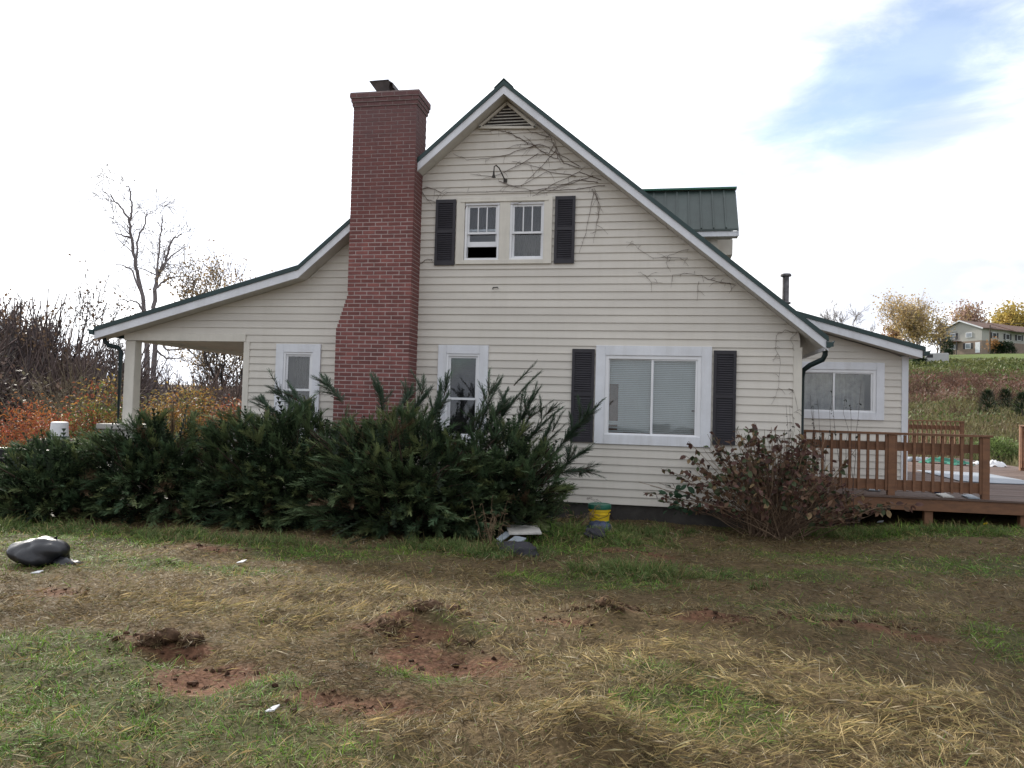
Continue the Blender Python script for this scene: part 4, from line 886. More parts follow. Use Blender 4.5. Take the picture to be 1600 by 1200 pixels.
# ------------------------------------------------------------------ leafy shrubs
def leaf_template(cup=.12):
    V = np.array([[0, 0, 0], [.25, .26, cup*.5], [.62, .30, cup*.3], [1, 0, -.12], [.62, -.30, cup*.3], [.25, -.26, cup*.5], [.3, 0, -.02], [.66, 0, -.05]])
    F = np.array([(0, 6, 1), (6, 2, 1), (6, 7, 2), (7, 3, 2), (0, 5, 6), (6, 5, 4), (6, 4, 7), (7, 4, 3)]); return V, F, np.array([.8, 1, 1, .9, 1, 1, .8, .85])
LT_, LF_, LTi = leaf_template()
def hydrangea():
    rg = np.random.default_rng(31); c_ = onZ(1208, 818, -.02); cx, cy = float(c_[0]), float(c_[1])-.15; cx, cy = 1.68, 11.75; base = gz(cx, cy)
    root = tag(empty('hydrangea_bush', (cx, cy, base)), 'brown withered hydrangea bush between big window and deck', 'shrub')
    sb = NB(4); lf = NB(3)
    LP = []; LD = []; LS = []; LC = []
    for i in range(330):
        th = rg.uniform(0, 2*np.pi); sp = rg.beta(1.3, 1.1)*1.25; o = np.array([cx+rg.normal()*.16, cy+rg.normal()*.12, base-.03])
        d = unit(np.array([math.cos(th)*math.sin(sp)*1.15, math.sin(th)*math.sin(sp)*.8, math.cos(sp)])); L = rg.uniform(1.05, 1.72)*(1-.10*d[0])
        tip = o+d*L; tip[1] = min(tip[1], 12.36); t_ = np.linspace(0, 1, 6)[:, None]; P = o*(1-t_)+tip*t_+np.array([0, 0, .16])*L*(t_*(1-t_))*(1.5*math.sin(sp))
        P[1:-1] += rg.normal(size=(4, 3))*.018; P[:, 1] = np.minimum(P[:, 1], 12.38); pale = rg.random()
        cc = np.array([.24, .17, .115]) if pale > .55 else np.array([.13, .09, .065])
        V, F = tube_np(P, np.linspace(.0065, .003, 6), 4); sb.add(V, F, cc*rg.uniform(.8, 1.2))
        if rg.random() < .28: continue                                    # bare cane
        for k in range(int(rg.integers(8, 17))):
            tt = rg.uniform(.52, 1.0)**.8; p_ = o*(1-tt)+tip*tt+np.array([0, 0, .16])*L*tt*(1-tt)*1.5*math.sin(sp)
            LP.append(p_); dirn = unit(np.array([math.cos(th), math.sin(th), 0])*.4+rg.normal(size=3)*.8+np.array([0, 0, -.25])); LD.append(dirn); LS.append(rg.uniform(.065, .115))
            q = rg.random(); LC.append(np.array([.085, .044, .036]) if q < .36 else np.array([.13, .078, .050]) if q < .64 else np.array([.060, .078, .038]) if q < .86 else np.array([.045, .038, .03]) if q < .93 else np.array([.21, .15, .08]))
    for i in range(30):                                                     # greener leaves at the left foot
        p_ = np.array([cx-1.35+rg.normal()*.12, cy-.05+rg.normal()*.12, base+.42+rg.normal()*.16]); LP.append(p_); LD.append(unit(rg.normal(size=3)+np.array([-.5, -.3, -.1]))); LS.append(rg.uniform(.10, .16)); LC.append(np.array([.028, .060, .032]))
    LP, LD, LS, LC = map(np.array, (LP, LD, LS, LC)); LP[:, 1] = np.minimum(LP[:, 1], 12.36)
    lf.inst(LT_, LF_, LP, frames(LD, twist=rg.uniform(-1.2, 1.2, len(LP)))*LS[:, None, None], 1.3*LC*rg.uniform(.7, 1.3, len(LP))[:, None], LTi)
    link('stems', sb.mesh('stems', 'twig'), root)['kind'] = 'stuff'; link('leaves', lf.mesh('leaves', 'leaf'), root)
hydrangea()
# spindly shoots in front of the addition window
def sapling(label, px, top, Y, n, spread, seed):
    rg = np.random.default_rng(seed); c_ = onY(px, 700, Y); root = tag(empty('sapling', (c_[0], Y, .0)), label, 'sapling', 'thin saplings behind the hydrangea'); sb = NB(4); lf = NB(3)
    zt = onY(px, top, Y)[2]
    for i in range(n):
        o = np.array([c_[0]+rg.normal()*.06, Y+rg.normal()*.05, -.05]); tip = np.array([c_[0]+rg.uniform(-spread, spread), Y+rg.normal()*.1, zt-rg.uniform(0, .45)])
        t_ = np.linspace(0, 1, 9)[:, None]; P = o*(1-t_)+tip*t_; P[1:-1] += rg.normal(size=(7, 3))*.014; V, F = tube_np(P, np.linspace(.0055, .0018, 9), 4); sb.add(V, F, np.array([.075, .055, .05]))
        for k in range(int(rg.integers(4, 9))):
            tt = rg.uniform(.6, 1); p_ = o*(1-tt)+tip*tt; d = unit(rg.normal(size=3)); s = rg.uniform(.03, .06)
            lf.inst(LT_, LF_, p_[None], frames(d[None])*s, np.array([[.035, .042, .03]])*rg.uniform(.7, 1.3), LTi)
    link('stems', sb.mesh('stems', 'twig'), root)['kind'] = 'stuff'; link('leaves', lf.mesh('leaves', 'leaf'), root)
sapling('thin leafy sapling standing in front of the annex window pane', 1285, 598, 12.75, 5, .18, 41); sapling('leaning wispy sapling rising over the deck railing', 1325, 596, 12.8, 4, .28, 42); sapling('short wispy sapling against the white corner board', 1236, 605, 12.1, 3, .10, 43)
# dried stalks
def stalks(name, label, px, py, n, h, spread, seed, arch=0.0, col=(.17, .12, .075)):
    rg = np.random.default_rng(seed); c_ = onZ(px, py, -.06); b = gz(c_[0], c_[1]); sb = NB(4); root = tag(empty(name, (c_[0], c_[1], b)), label, 'weed')
    for i in range(n):
        o = np.array([c_[0]+rg.normal()*.06, c_[1]+rg.normal()*.05, b-.03]); hh = h*rg.uniform(.55, 1.05); d = np.array([rg.normal()*spread+arch, rg.normal()*spread*.6, 1.0]); t_ = np.linspace(0, 1, 8)[:, None]
        P = o+d*np.array([1, 1, 1])*hh*t_*np.array([1, 1, 1])+np.array([arch*.9, 0, -abs(arch)*.5])*hh*t_**3+rg.normal(size=(8, 3))*.008; V, F = tube_np(P, np.linspace(.004, .0018, 8), 4); sb.add(V, F, np.array(col)*rg.uniform(.7, 1.3))
        for k in range(9):
            p_ = P[rg.integers(3, 8)]; q = p_+np.array([rg.normal()*.04, rg.normal()*.04, rg.uniform(-.06, .03)]); V, F = tube_np(np.array([p_, (p_+q)/2+[0, 0, .01], q]), np.array([.002, .003, .0035]), 3); sb.add(V, F, np.array(col)*rg.uniform(.6, 1.4))
    link('stalks', sb.mesh('stalks', 'twig'), root)
stalks('dry_weed', 'dry pale seed stalks standing before the dark yew', 766, 852, 12, .62, .14, 51)
stalks('dry_weed', 'dark drooping dead stalk against the siding below big window', 965, 812, 3, .62, .05, 52, -.45, (.05, .03, .025))
stalks('dry_weed', 'leaning pale stalks in the tall grass beside the bucket', 905, 838, 9, .45, .5, 53, .1)
stalks('dry_weed', 'fresh green weed sprout left of the bucket', 903, 822, 7, .40, .25, 54, 0, (.06, .11, .03))
# nandina: feathery red, orange and yellow
def nandina(label, x, y, rx, ry, h, n, seed, pal):
    rg = np.random.default_rng(seed); b = gz(x, y); root = tag(empty('nandina_shrub', (x, y, b)), label, 'shrub', 'autumn coloured nandinas by the porch'); lf = NB(3); sb = NB(4)
    for i in range(n):
        th = rg.uniform(0, 2*np.pi); r = math.sqrt(rg.random()); tip = np.array([x+rx*r*math.cos(th), y+ry*r*math.sin(th), b+h*(1-.45*r*r)*rg.uniform(.45, 1.05)]); o = np.array([x+rx*.3*r*math.cos(th), y+ry*.3*r*math.sin(th), b])
        V, F = tube_np(np.array([o, (o+tip)/2+[0, 0, .08], tip]), np.array([.008, .006, .003]), 4); sb.add(V, F, np.array([.08, .05, .04]))
        m_ = 44; P = tip+rg.normal(size=(m_, 3))*np.array([.17, .17, .10]); D = unit(P-tip+rg.normal(size=(m_, 3))*.12+np.array([0, 0, -.05])); C = np.array([pal[k] for k in rg.choice(len(pal), m_, p=None)]); cl_ = np.array(pal[rg.integers(len(pal))])
        C = .18*C+.82*cl_
        lf.inst(LT_, LF_, P, frames(D, twist=rg.uniform(-1, 1, m_))*rg.uniform(.05, .09, m_)[:, None, None]*np.array([1, .6, 1])[None, :, None], C*rg.uniform(.7, 1.3, m_)[:, None], LTi)
    link('stems', sb.mesh('stems', 'twig'), root)['kind'] = 'stuff'; link('leaves', lf.mesh('leaves', 'leaf'), root)
RED, ORG, YEL, GRN, PNK = (.30, .075, .045), (.38, .16, .05), (.36, .25, .07), (.12, .17, .05), (.36, .17, .11)
p = atD(290, 640, 19.5); nandina('tall yellow and orange nandina seen through the porch opening', p[0], p[1], 1.0, .8, 2.15, 90, 61, [ORG, YEL, GRN, YEL])
p = atD(352, 655, 20.5); nandina('pinkish orange nandina beside the porch corner', p[0], p[1], .9, .7, 1.85, 70, 62, [PNK, ORG, RED])
p = atD(165, 640, 17.2); nandina('green and red nandina left of the porch post', p[0], p[1], .8, .7, 2.0, 80, 63, [GRN, YEL, GRN, RED])
p = atD(115, 665, 17.0); nandina('red tipped nandina behind the white bucket', p[0], p[1], .7, .6, 1.65, 55, 64, [RED, GRN, ORG])
p = atD(55, 668, 18.5); nandina('rusty red nandina behind the low yew', p[0], p[1], 1.0, .7, 1.6, 70, 65, [RED, ORG, ORG])
# white upended bucket and black trailer half hidden at the left
p = atD(93, 668, 15.6); x_, y_, z_ = map(float, p)
bo = tag(empty('white_bucket', (x_, y_, z_-.16)), 'white plastic bucket upended on a pile beside the porch', 'bucket')
MB().lathe([(.155, z_-.2), (.158, z_-.17), (.150, z_-.165), (.135, z_+.08), (.128, z_+.095), (.10, z_+.10)], x_, y_, 26).build('bucket_body', 'paper', bo)
MB().lathe([(.165, z_-.165), (.168, z_-.15), (.160, z_-.145)], x_, y_, 26).build('rim', 'blue_plastic', bo)
MB().box(x_-.35, x_+.35, y_-.3, y_+.3, gz(x_, y_)-.1, z_-.2).build('crate', 'deck_board', bo, bevel=.02)
tx, ty, _z = map(float, atD(-42, 705, 14.6)); tzz = gz(tx, ty)
tr = tag(empty('utility_trailer', (tx, ty, tzz), R_(-8)), 'black box trailer with white plate half hidden behind the lowest yew', 'trailer')
def tl(mb, name, m, par, **k): return mb.build(name, m, par, loc=(0, 0, 0), **k)
tl(MB().box(-1.5, .95, -.75, .75, .38, .44), 'floor', 'deck_board', tr)
for s_ in (-1, 1): tl(MB().box(-1.5, .95, s_*.75-.02, s_*.75+.02, .441, .82), 'side_panel', 'rubber', tr); tl(MB().box(-1.52, .97, s_*.75-.03, s_*.75+.03, .821, .86), 'top_rail', 'galv', tr)
for xx in (-1.49, .93): tl(MB().box(xx, xx+.03, -.729, .729, .441, .80), 'end_panel', 'rubber', tr)
tl(MB().box(.50, .80, -.782, -.774, .52, .70), 'plate', 'paper', tr); tl(MB().bar((-1.5, 0, .40), (-2.6, 0, .40), .08, .08), 'tongue', 'dark_metal', tr)
for s_ in (-1, 1):
    wh = MB(); k_ = 20; wx = -.3; ring = [(.29, -.09), (.30, -.07), (.30, .07), (.29, .09), (.16, .095)]
    v_ = [(wx+r*math.cos(2*math.pi*j/k_), s_*.90+y_o, .30+r*math.sin(2*math.pi*j/k_)) for r, y_o in [(.16, -.095)]+ring for j in range(k_)]; wh.add(v_, [(i*k_+j, i*k_+(j+1) % k_, (i+1)*k_+(j+1) % k_, (i+1)*k_+j) for i in range(5) for j in range(k_)]); wo = tl(wh, 'wheel', 'rubber', tr)
    rm = MB(); v_ = [(wx+.16*math.cos(2*math.pi*j/k_), s_*.97, .30+.16*math.sin(2*math.pi*j/k_)) for j in range(k_)]; rm.add(v_, [tuple(range(k_)), tuple(range(k_-1, -1, -1))]); rm.build('rim', 'galv', wo, loc=(0, 0, 0))
    tl(MB().tube([(wx-.38, s_*.90, .42), (wx-.28, s_*.90, .60), (wx, s_*.90, .66), (wx+.28, s_*.90, .60), (wx+.38, s_*.90, .42)], .03, 6), 'fender', 'rubber', tr)

# ------------------------------------------------------------------ trees
def grow(rg, p, d, L, r, lev, out, maxlev, gn=.35, nch=(2, 4), up=.12, wob=.10, ratio=(.55, .8)):
    n = 7 if lev < 2 else 5; P = [np.array(p, float)]; dd_ = np.array(d, float)
    for i in range(n-1):
        dd_ = unit(dd_+rg.normal(size=3)*wob+np.array([0, 0, up*.3])); P.append(P[-1]+dd_*L/(n-1))
    P = np.array(P); rr = np.linspace(r, r*(.45 if lev < maxlev else .25), n); out.append((lev, P, rr))
    if lev >= maxlev: return
    for k in range(int(rg.integers(*nch))+(1 if lev else 0)):
        t_ = rg.uniform(.4, 1.0) if lev else rg.uniform(.45, 1.0); i = min(n-1, int(t_*(n-1))); ax = unit(np.cross(dd_, rg.normal(size=3))); nd_ = unit(dd_*(1-gn)+ax*gn*rg.uniform(.8, 1.7)+np.array([0, 0, up]))
        grow(rg, P[i], nd_, L*rg.uniform(*ratio), max(rr[i]*rg.uniform(.5, .75), .004), lev+1, out, maxlev, gn, nch, up, wob, ratio)
    grow(rg, P[-1], unit(dd_+rg.normal(size=3)*.15), L*rg.uniform(.6, .8), rr[-1], lev+1, out, maxlev, gn, nch, up, wob, ratio)
def tree(name, label, base, H, r, seed, maxlev=5, leaves=0, pal=((.2, .12, .05),), ls=.12, gn=.38, bark=(.085, .067, .056), trunks=((0, 0, 1),), nch=(2, 4), group=None, up=.12, leafspread=.25, frac=.36, trunk_lev=1, minr=.006):
    rg = np.random.default_rng(seed); base = np.array(base, float); root = tag(empty(name, tuple(base)), label, 'tree', group); out = []
    for tdir in trunks: grow(rg, base-np.array([0, 0, .3]), unit(np.array(tdir, float)), H*frac, r, 0, out, maxlev, gn, nch, up)
    top = max(P[:, 2].max() for _, P, _ in out)-base[2]; sc_ = H/top
    T = NB(4); Cn = NB(4)
    ends = []
    for lev, P, rr in out:
        P = base+(P-base)*sc_; rr = np.maximum(rr, minr); V, F = tube_np(P, rr, 7 if lev == 0 else 5 if lev < 3 else 3); cc = np.array(bark)*rg.uniform(.85, 1.15); (T if lev <= trunk_lev else Cn).add(V, F, cc)
        if lev >= maxlev-1: ends.append(P)
    link('trunk', T.mesh('trunk', 'twig'), root); link('crown', Cn.mesh('crown', 'twig'), root)
    if leaves:
        E_ = np.concatenate(ends); P = E_[rg.integers(0, len(E_), leaves)]+rg.normal(size=(leaves, 3))*leafspread; D = unit(rg.normal(size=(leaves, 3))+np.array([0, 0, -.3])); pal_ = np.array(pal)
        hue = pal_[(np.floor(fbm(P[:, 0], P[:, 2]+P[:, 1], 1.2/max(ls*8, .6), seed)*1.6*len(pal_)-.2*len(pal_)).astype(int)) % len(pal_)]
        nb = NB(3); q = np.array([[0, 0, 0], [.5, .32, .05], [1, 0, 0], [.5, -.32, .05]]); nb.inst(q, np.array([(0, 2, 1), (0, 3, 2)]), P, frames(D, twist=rg.uniform(-1.5, 1.5, leaves))*(ls*rg.uniform(.6, 1.3, leaves))[:, None, None], hue*rg.uniform(.7, 1.3, leaves)[:, None]); link('leaves', nb.mesh('leaves', 'leaf'), root)
    return root
def at_ground(px, D): p = atD(px, 640, D); return (p[0], p[1], gz(p[0], p[1]))
def height_to(px, py, D): p = atD(px, py, D); return p[2]-gz(p[0], p[1])
GB = 'bare trees behind the house'
D_ = 46
def px_tree(name, label, D, stems, r0, seed, tw, bark, minr, group, leaves=0):
    rg = np.random.default_rng(seed); b0 = at_ground(stems[0][0][0], D); root = tag(empty(name, b0), label, 'tree', group); T = NB(4); Cn = NB(4); out = []; dr = rg.uniform(-.8, .8, len(stems))
    for k, st in enumerate(stems):
        P = np.array([atD(a, b, D+dr[k]*min(1, i/3)) for i, (a, b) in enumerate(st)]); 
        if k < 2: P[0] = np.array(b0)+np.array([.25*k, 0, -.3])
        t0 = np.linspace(0, 1, len(P)); t1 = np.linspace(0, 1, len(P)*4); Q = np.stack([np.interp(t1, t0, P[:, j]) for j in range(3)], 1)+rg.normal(size=(len(t1), 3))*.028; Q[0] = P[0]
        rs = np.linspace(r0 if k < 2 else r0*.42, r0*.22 if k < 2 else r0*.14, len(Q)); V, F = tube_np(Q, rs, 7); T.add(V, F, np.array(bark)*rg.uniform(.9, 1.1))
        for i in range(int(len(Q)*(.42 if k < 2 else .15)), len(Q)):
            if rg.random() < tw: d = unit(Q[min(i+1, len(Q)-1)]-Q[i-1]); grow(rg, Q[i], unit(d+rg.normal(size=3)*.9+np.array([0, 0, .2])), rg.uniform(.7, 1.7), rs[i]*.45, 2, out, 4, .45, (1, 3), .05, .2)
    for lev, P, rr in out: V, F = tube_np(P, np.maximum(rr, minr), 3); Cn.add(V, F, np.array(bark))
    link('trunk', T.mesh('trunk', 'twig'), root); link('crown', Cn.mesh('crown', 'twig'), root)
px_tree('bare_tree', 'tall bare tree with twin stems rising behind the porch roof', 46, [[(232, 660), (229, 560), (228, 505), (222, 460), (212, 420), (205, 375), (203, 345), (190, 325), (172, 305)], [(238, 660), (241, 560), (241, 480), (243, 440), (250, 425), (258, 410), (268, 375), (285, 365)], [(243, 440), (248, 400), (253, 350), (254, 335)], [(203, 345), (206, 325), (203, 300), (198, 290)], [(229, 490), (212, 470), (185, 468)], [(241, 455), (262, 434), (292, 430)], [(226, 470), (205, 420), (180, 412)], [(250, 425), (265, 402), (290, 385)], [(212, 420), (215, 380), (228, 340), (230, 325)], [(203, 372), (180, 363)], [(241, 520), (262, 548), (290, 545), (310, 560)], [(241, 545), (262, 560), (285, 560)]], .155, 104, .40, (.21, .19, .19), .011, GB)
D_ = 42; tree('oak_tree', 'thin tree with sparse brown leaves above the porch roof', at_ground(345, D_), height_to(345, 370, D_), .16, 77, 5, 3600, ((.30, .22, .12), (.24, .19, .12)), .15, .42, bark=(.13, .11, .10), nch=(1, 3), group=GB, leafspread=.32, minr=.017)
D_ = 47; tree('oak_tree', 'slender tree with tan leaves just left of the roof bend', at_ground(392, D_), height_to(392, 378, D_), .15, 79, 5, 3200, ((.32, .23, .13), (.24, .18, .11)), .15, .42, bark=(.13, .11, .10), nch=(1, 3), group=GB, leafspread=.32, minr=.017)
D_ = 34; tree('oak_tree', 'dark tree with clinging brown leaves at the wood edge', at_ground(18, D_), height_to(15, 430, D_), .26, 82, 5, 1700, ((.11, .075, .05), (.15, .095, .06)), .14, .42, bark=(.08, .068, .064), nch=(1, 4), group=GB, leafspread=.3, minr=.010)
D_ = 33; tree('bare_tree', 'bare tree with trunk leaning toward the porch', at_ground(62, D_), height_to(150, 430, D_), .20, 84, 5, 500, ((.13, .09, .06),), .12, .34, bark=(.085, .072, .07), trunks=((.42, 0, 1),), nch=(1, 3), group=GB, minr=.010)
D_ = 36; tree('bare_tree', 'bare many branched tree beside the leaning trunk', at_ground(112, D_), height_to(110, 470, D_), .16, 86, 5, 500, ((.13, .09, .06),), .12, .45, bark=(.10, .085, .08), nch=(1, 3), trunks=((.1, 0, 1), (-.25, 0, 1)), group=GB, minr=.010)
D_ = 30; tree('bare_tree', 'slim pale trunked tree in front of the brown thicket', at_ground(30, D_), height_to(30, 500, D_), .075, 88, 4, 0, bark=(.22, .20, .185), gn=.3, group=GB, minr=.008)
D_ = 40; tree('bare_tree', 'dark trunk with curved limbs framed by the porch opening', at_ground(352, D_), height_to(352, 500, D_), .30, 91, 5, 300, ((.15, .1, .06),), .13, .5, bark=(.06, .052, .05), trunks=((-.05, 0, 1), (.3, 0, .9)), nch=(1, 3), group=GB, minr=.011)
for i, (px, D_, ht) in enumerate(((150, 38, 520), (175, 40, 505), (-30, 36, 440), (200, 44, 540), (280, 48, 530), (420, 52, 540), (90, 42, 520), (-70, 34, 460))):
    tree('bare_tree', ['slim bare tree behind the arching brush', 'slim bare tree nearest the porch eave', 'bare tree beyond the black trailer', 'small bare tree seen beside the porch downspout', 'small bare tree between post and wall corner', 'small bare tree hidden behind the house wall', 'slim bare tree among the leaning trunks', 'crooked bare tree beyond the trailer tongue'][i], at_ground(px, D_), height_to(px, ht, D_), .10, 120+i, 4, 250, ((.14, .09, .06),), .11, .42, bark=(.11, .09, .085), nch=(1, 3), group=GB, minr=.009)
# pale arching brush left of the porch
rg = np.random.default_rng(71); p = atD(125, 660, 21); bx_, by_ = float(p[0]), float(p[1]); b = gz(bx_, by_); nbq = NB(4)
root = tag(empty('brush_shrub', (bx_, by_, b)), 'bare arching pale brush left of the porch', 'shrub')
for i in range(150):
    th = rg.normal()*.5; L = rg.uniform(1.6, 3.4); d = unit(np.array([math.sin(th)*1.1, rg.normal()*.35, math.cos(th)])); o = np.array([bx_+rg.normal()*.5, by_+rg.normal()*.4, b]); t_ = np.linspace(0, 1, 8)[:, None]; P = o+d*L*t_+np.array([math.sin(th)*.5, 0, -.25])*L*t_**2*.6+rg.normal(size=(8, 3))*.03
    V, F = tube_np(P, np.linspace(.011, .004, 8), 3); cc = np.array([.17, .145, .10])*rg.uniform(.6, 1.3); nbq.add(V, F, cc)
    for k in range(5): a0 = P[rg.integers(3, 7)]; q = a0+unit(d+rg.normal(size=3)*.6)*rg.uniform(.3, .8); V, F = tube_np(np.array([a0, (a0+q)/2+rg.normal(size=3)*.03, q]), np.array([.006, .004, .003]), 3); nbq.add(V, F, cc)
link('stems', nbq.mesh('stems', 'twig'), root)
# the thicket behind: one uncountable mass of bare stems
def bare_bush_template(seed, lev=2):
    rg = np.random.default_rng(seed); out = []
    for k in range(7): th = rg.uniform(0, 6.28); grow(rg, np.array([rg.normal()*.1, rg.normal()*.1, 0]), unit(np.array([math.cos(th)*.4, math.sin(th)*.4, 1])), .42, .014, 0, out, lev, .42, (2, 4), .1, .12)
    nb = NB(4)
    for lv, P, r in out: V, F = tube_np(P[::2] if len(P) > 5 else P[[0, 2, -1]], np.maximum(r[::2] if len(P) > 5 else r[[0, 2, -1]], .005), 3); nb.add(V, F, np.ones(3))
    return np.concatenate(nb.V), np.concatenate(nb.F)
BT = [bare_bush_template(200+i) for i in range(4)]
rg = np.random.default_rng(91); nb = NB(4)
def thicket_pts(n, a0, a1, d0, d1): a = np.radians(rg.uniform(a0, a1, n)); d = np.sqrt(rg.uniform(d0**2, d1**2, n)); return np.stack([d*np.sin(a), d*np.cos(a)], 1)
def scatter_bush(nb, pts, hmin, hmax, pal, wd=1.0):
    n = len(pts); pal = np.array(pal); z = GZ(pts[:, 0], pts[:, 1]); which = rg.integers(0, 4, n); h = rg.uniform(hmin, hmax, n); yaw = rg.uniform(0, 6.28, n); C = pal[rg.integers(0, len(pal), n)]*rg.uniform(.75, 1.3, n)[:, None]
    for k in range(4):
        s_ = which == k; T, F = BT[k]; T = T/np.array([1, 1, T[:, 2].max()]); cs_, sn = np.cos(yaw[s_]), np.sin(yaw[s_]); B = np.zeros((s_.sum(), 3, 3)); B[:, 0, 0] = cs_; B[:, 0, 1] = sn; B[:, 1, 0] = -sn; B[:, 1, 1] = cs_; B[:, 2, 2] = 1; B = B*(h[s_]*np.array(1.0))[:, None, None]; B[:, :2] *= wd
        nb.inst(T, F, np.column_stack([pts[s_], z[s_]-.1]), B, C[s_])
pal_t = ((.13, .10, .092), (.15, .11, .095), (.12, .098, .10)); scatter_bush(nb, thicket_pts(92, -49, -37, 27, 44), 2.6, 4.8, pal_t, .8); scatter_bush(nb, thicket_pts(34, -49, -40.5, 29, 40), 4.6, 6.6, pal_t, .6); scatter_bush(nb, thicket_pts(66, -37, -28, 30, 46), 2.4, 3.8, pal_t, .8)  # stem colours lightened so the palette itself carries the backlit haze
o = link('thicket', nb.mesh('thicket', 'twig')); tag(o, 'dense brown thicket of bare brush behind the porch', 'thicket', kind='stuff')
lf = NB(3); pts = thicket_pts(34000, -50, -27, 25, 47); z = GZ(pts[:, 0], pts[:, 1]); azp = np.degrees(np.arctan2(pts[:, 0], pts[:, 1])); hmax = (1.2+2.6*fbm(pts[:, 0], pts[:, 1], .25, 5))*np.where(azp > -37, .75, 1.0); P = np.column_stack([pts, z+rg.random(len(pts))**.8*hmax]); q = np.array([[0, 0, 0], [.5, .3, .05], [1, 0, 0], [.5, -.3, .05]])
pl = np.array([(.125, .088, .078), (.15, .10, .076), (.11, .088, .088), (.13, .115, .07)])
lf.inst(q, np.array([(0, 2, 1), (0, 3, 2)]), P, frames(unit(rg.normal(size=(len(P), 3))))*rg.uniform(.08, .20, len(P))[:, None, None], pl[rg.integers(0, 4, len(P))]*rg.uniform(.7, 1.2, len(P))[:, None]); o = link('thicket_leaves', lf.mesh('thicket_leaves', 'leaf')); tag(o, 'withered brown leaves clinging in the thicket', 'foliage', kind='stuff')
# hillside scrub on the right
nb = NB(4); scatter_bush(nb, thicket_pts(62, 14, 25, 44, 100), .8, 1.9, ((.12, .07, .055), (.10, .07, .045), (.13, .08, .06)), 1.3); o = link('hillside_scrub', nb.mesh('hillside_scrub', 'twig')); tag(o, 'brown scrub stems covering the hillside beyond the deck', 'scrub', kind='stuff')
lf = NB(3); pts = thicket_pts(52000, 12, 27, 31, 152); dd_ = np.hypot(pts[:, 0], pts[:, 1]); z = GZ(pts[:, 0], pts[:, 1]); n_ = fbm(pts[:, 0], pts[:, 1], .18, 6); P = np.column_stack([pts, z+rg.random(len(pts))*(.25+1.5*np.clip(n_-.3, 0, 1))])
dj = dd_+(vn(pts[:, 0], pts[:, 1], .12, 14)-.5)*26; low = dj < 58; mid = (dj >= 58) & (dj < 98); C = np.where(low[:, None], np.array([.125, .115, .05]), np.where(mid[:, None], np.array([.135, .075, .055]), np.array([.115, .125, .045])))
alt = vn(pts[:, 0], pts[:, 1], .3, 9) > .60; C = np.where(alt[:, None], np.array([.085, .11, .035]), C); C = C*rg.uniform(.65, 1.35, len(P))[:, None]
lf.inst(q, np.array([(0, 2, 1), (0, 3, 2)]), P, frames(unit(rg.normal(size=(len(P), 3))+np.array([0, 0, .6])))*(rg.uniform(.12, .30, len(P))*(.22+dd_/85))[:, None, None], C); o = link('hillside_weeds', lf.mesh('hillside_weeds', 'leaf')); tag(o, 'olive and brown weeds on the hillside below the far house', 'weeds', kind='stuff')
# small cedars on the slope
def cedar(label, px, py, D, h, seed):
    rg = np.random.default_rng(seed); p = atD(px, py, D); x, y = float(p[0]), float(p[1]); b = gz(x, y); root = tag(empty('young_cedar', (x, y, b)), label, 'cedar', 'young cedars on the hillside'); lf = NB(3); n = 700
    t_ = rg.random(n)**.8; th = rg.uniform(0, 6.28, n); r = (1-t_)**.7*h*.42*rg.uniform(.5, 1.05, n)+.03; P = np.column_stack([x+r*np.cos(th), y+r*np.sin(th), b+.1+t_*h]); D2 = unit(np.column_stack([np.cos(th), np.sin(th), np.full(n, .7)])+rg.normal(size=(n, 3))*.3)
    lf.inst(FT, FF, P, frames(D2)*rg.uniform(.16, .30, n)[:, None, None]*h/1.4, np.tile([.022, .042, .018], (n, 1))*rg.uniform(.7, 1.3, n)[:, None], FTi); link('foliage', lf.mesh('foliage', 'needle'), root); V, F = tube_np(np.array([[x, y, b-.1], [x, y, b+h*.9]]), np.array([.05, .01]), 5); link('trunk', np_mesh('trunk', V, F, 'bark'), root)
cedar('young dark cedar right of the deck post in the weeds', 1543, 640, 46, 1.25, 1); cedar('young dark cedar farther up the weedy slope', 1571, 632, 50, 1.15, 2); cedar('young dark cedar by the slope above the right post', 1597, 640, 45, 1.25, 3)
# ------------------------------------------------------------------ the far house on the hill
p = atD(1534, 548, 200); ox, oy, oz = map(float, p); oz = gz(ox, oy)-.4
vd = np.array([p[0], p[1]])/np.hypot(p[0], p[1]); rr_ = np.array([vd[1], -vd[0]]); tq = R_(35)
gd = -rr_*math.cos(tq)+vd*math.sin(tq); ld = rr_*math.sin(tq)+vd*math.cos(tq)
zoff = p[2]-.0
fh = tag(empty('ranch_house', (ox, oy, float(p[2]))), 'distant beige two storey house with brown roof on the hill', 'house')
def fp_(g, l, z): return (ox+gd[0]*g+ld[0]*l, oy+gd[1]*g+ld[1]*l, float(p[2])+z)
def fbox(g0, g1, l0, l1, z0, z1): return MB().add([fp_(g0, l0, z0), fp_(g0, l1, z0), fp_(g1, l1, z0), fp_(g1, l0, z0), fp_(g0, l0, z1), fp_(g0, l1, z1), fp_(g1, l1, z1), fp_(g1, l0, z1)], [(0, 3, 2, 1), (4, 5, 6, 7), (0, 1, 5, 4), (1, 2, 6, 5), (2, 3, 7, 6), (3, 0, 4, 7)])
GW, LL, EH = 10.2, 30, 5.1
fbox(0, GW, 0, LL, -3, 2.35).build('lower_wall', 'far_brick', fh); fbox(.05, GW-.05, .05, LL-.05, 2.351, EH).build('upper_wall', 'far_siding', fh)
def gpoly(l0, l1, pts): n = len(pts); return MB().add([fp_(g, l0, z) for g, z in pts]+[fp_(g, l1, z) for g, z in pts], [tuple(range(n)), tuple(range(2*n-1, n-1, -1))]+[(i, i+n, (i+1) % n+n, (i+1) % n) for i in range(n)])
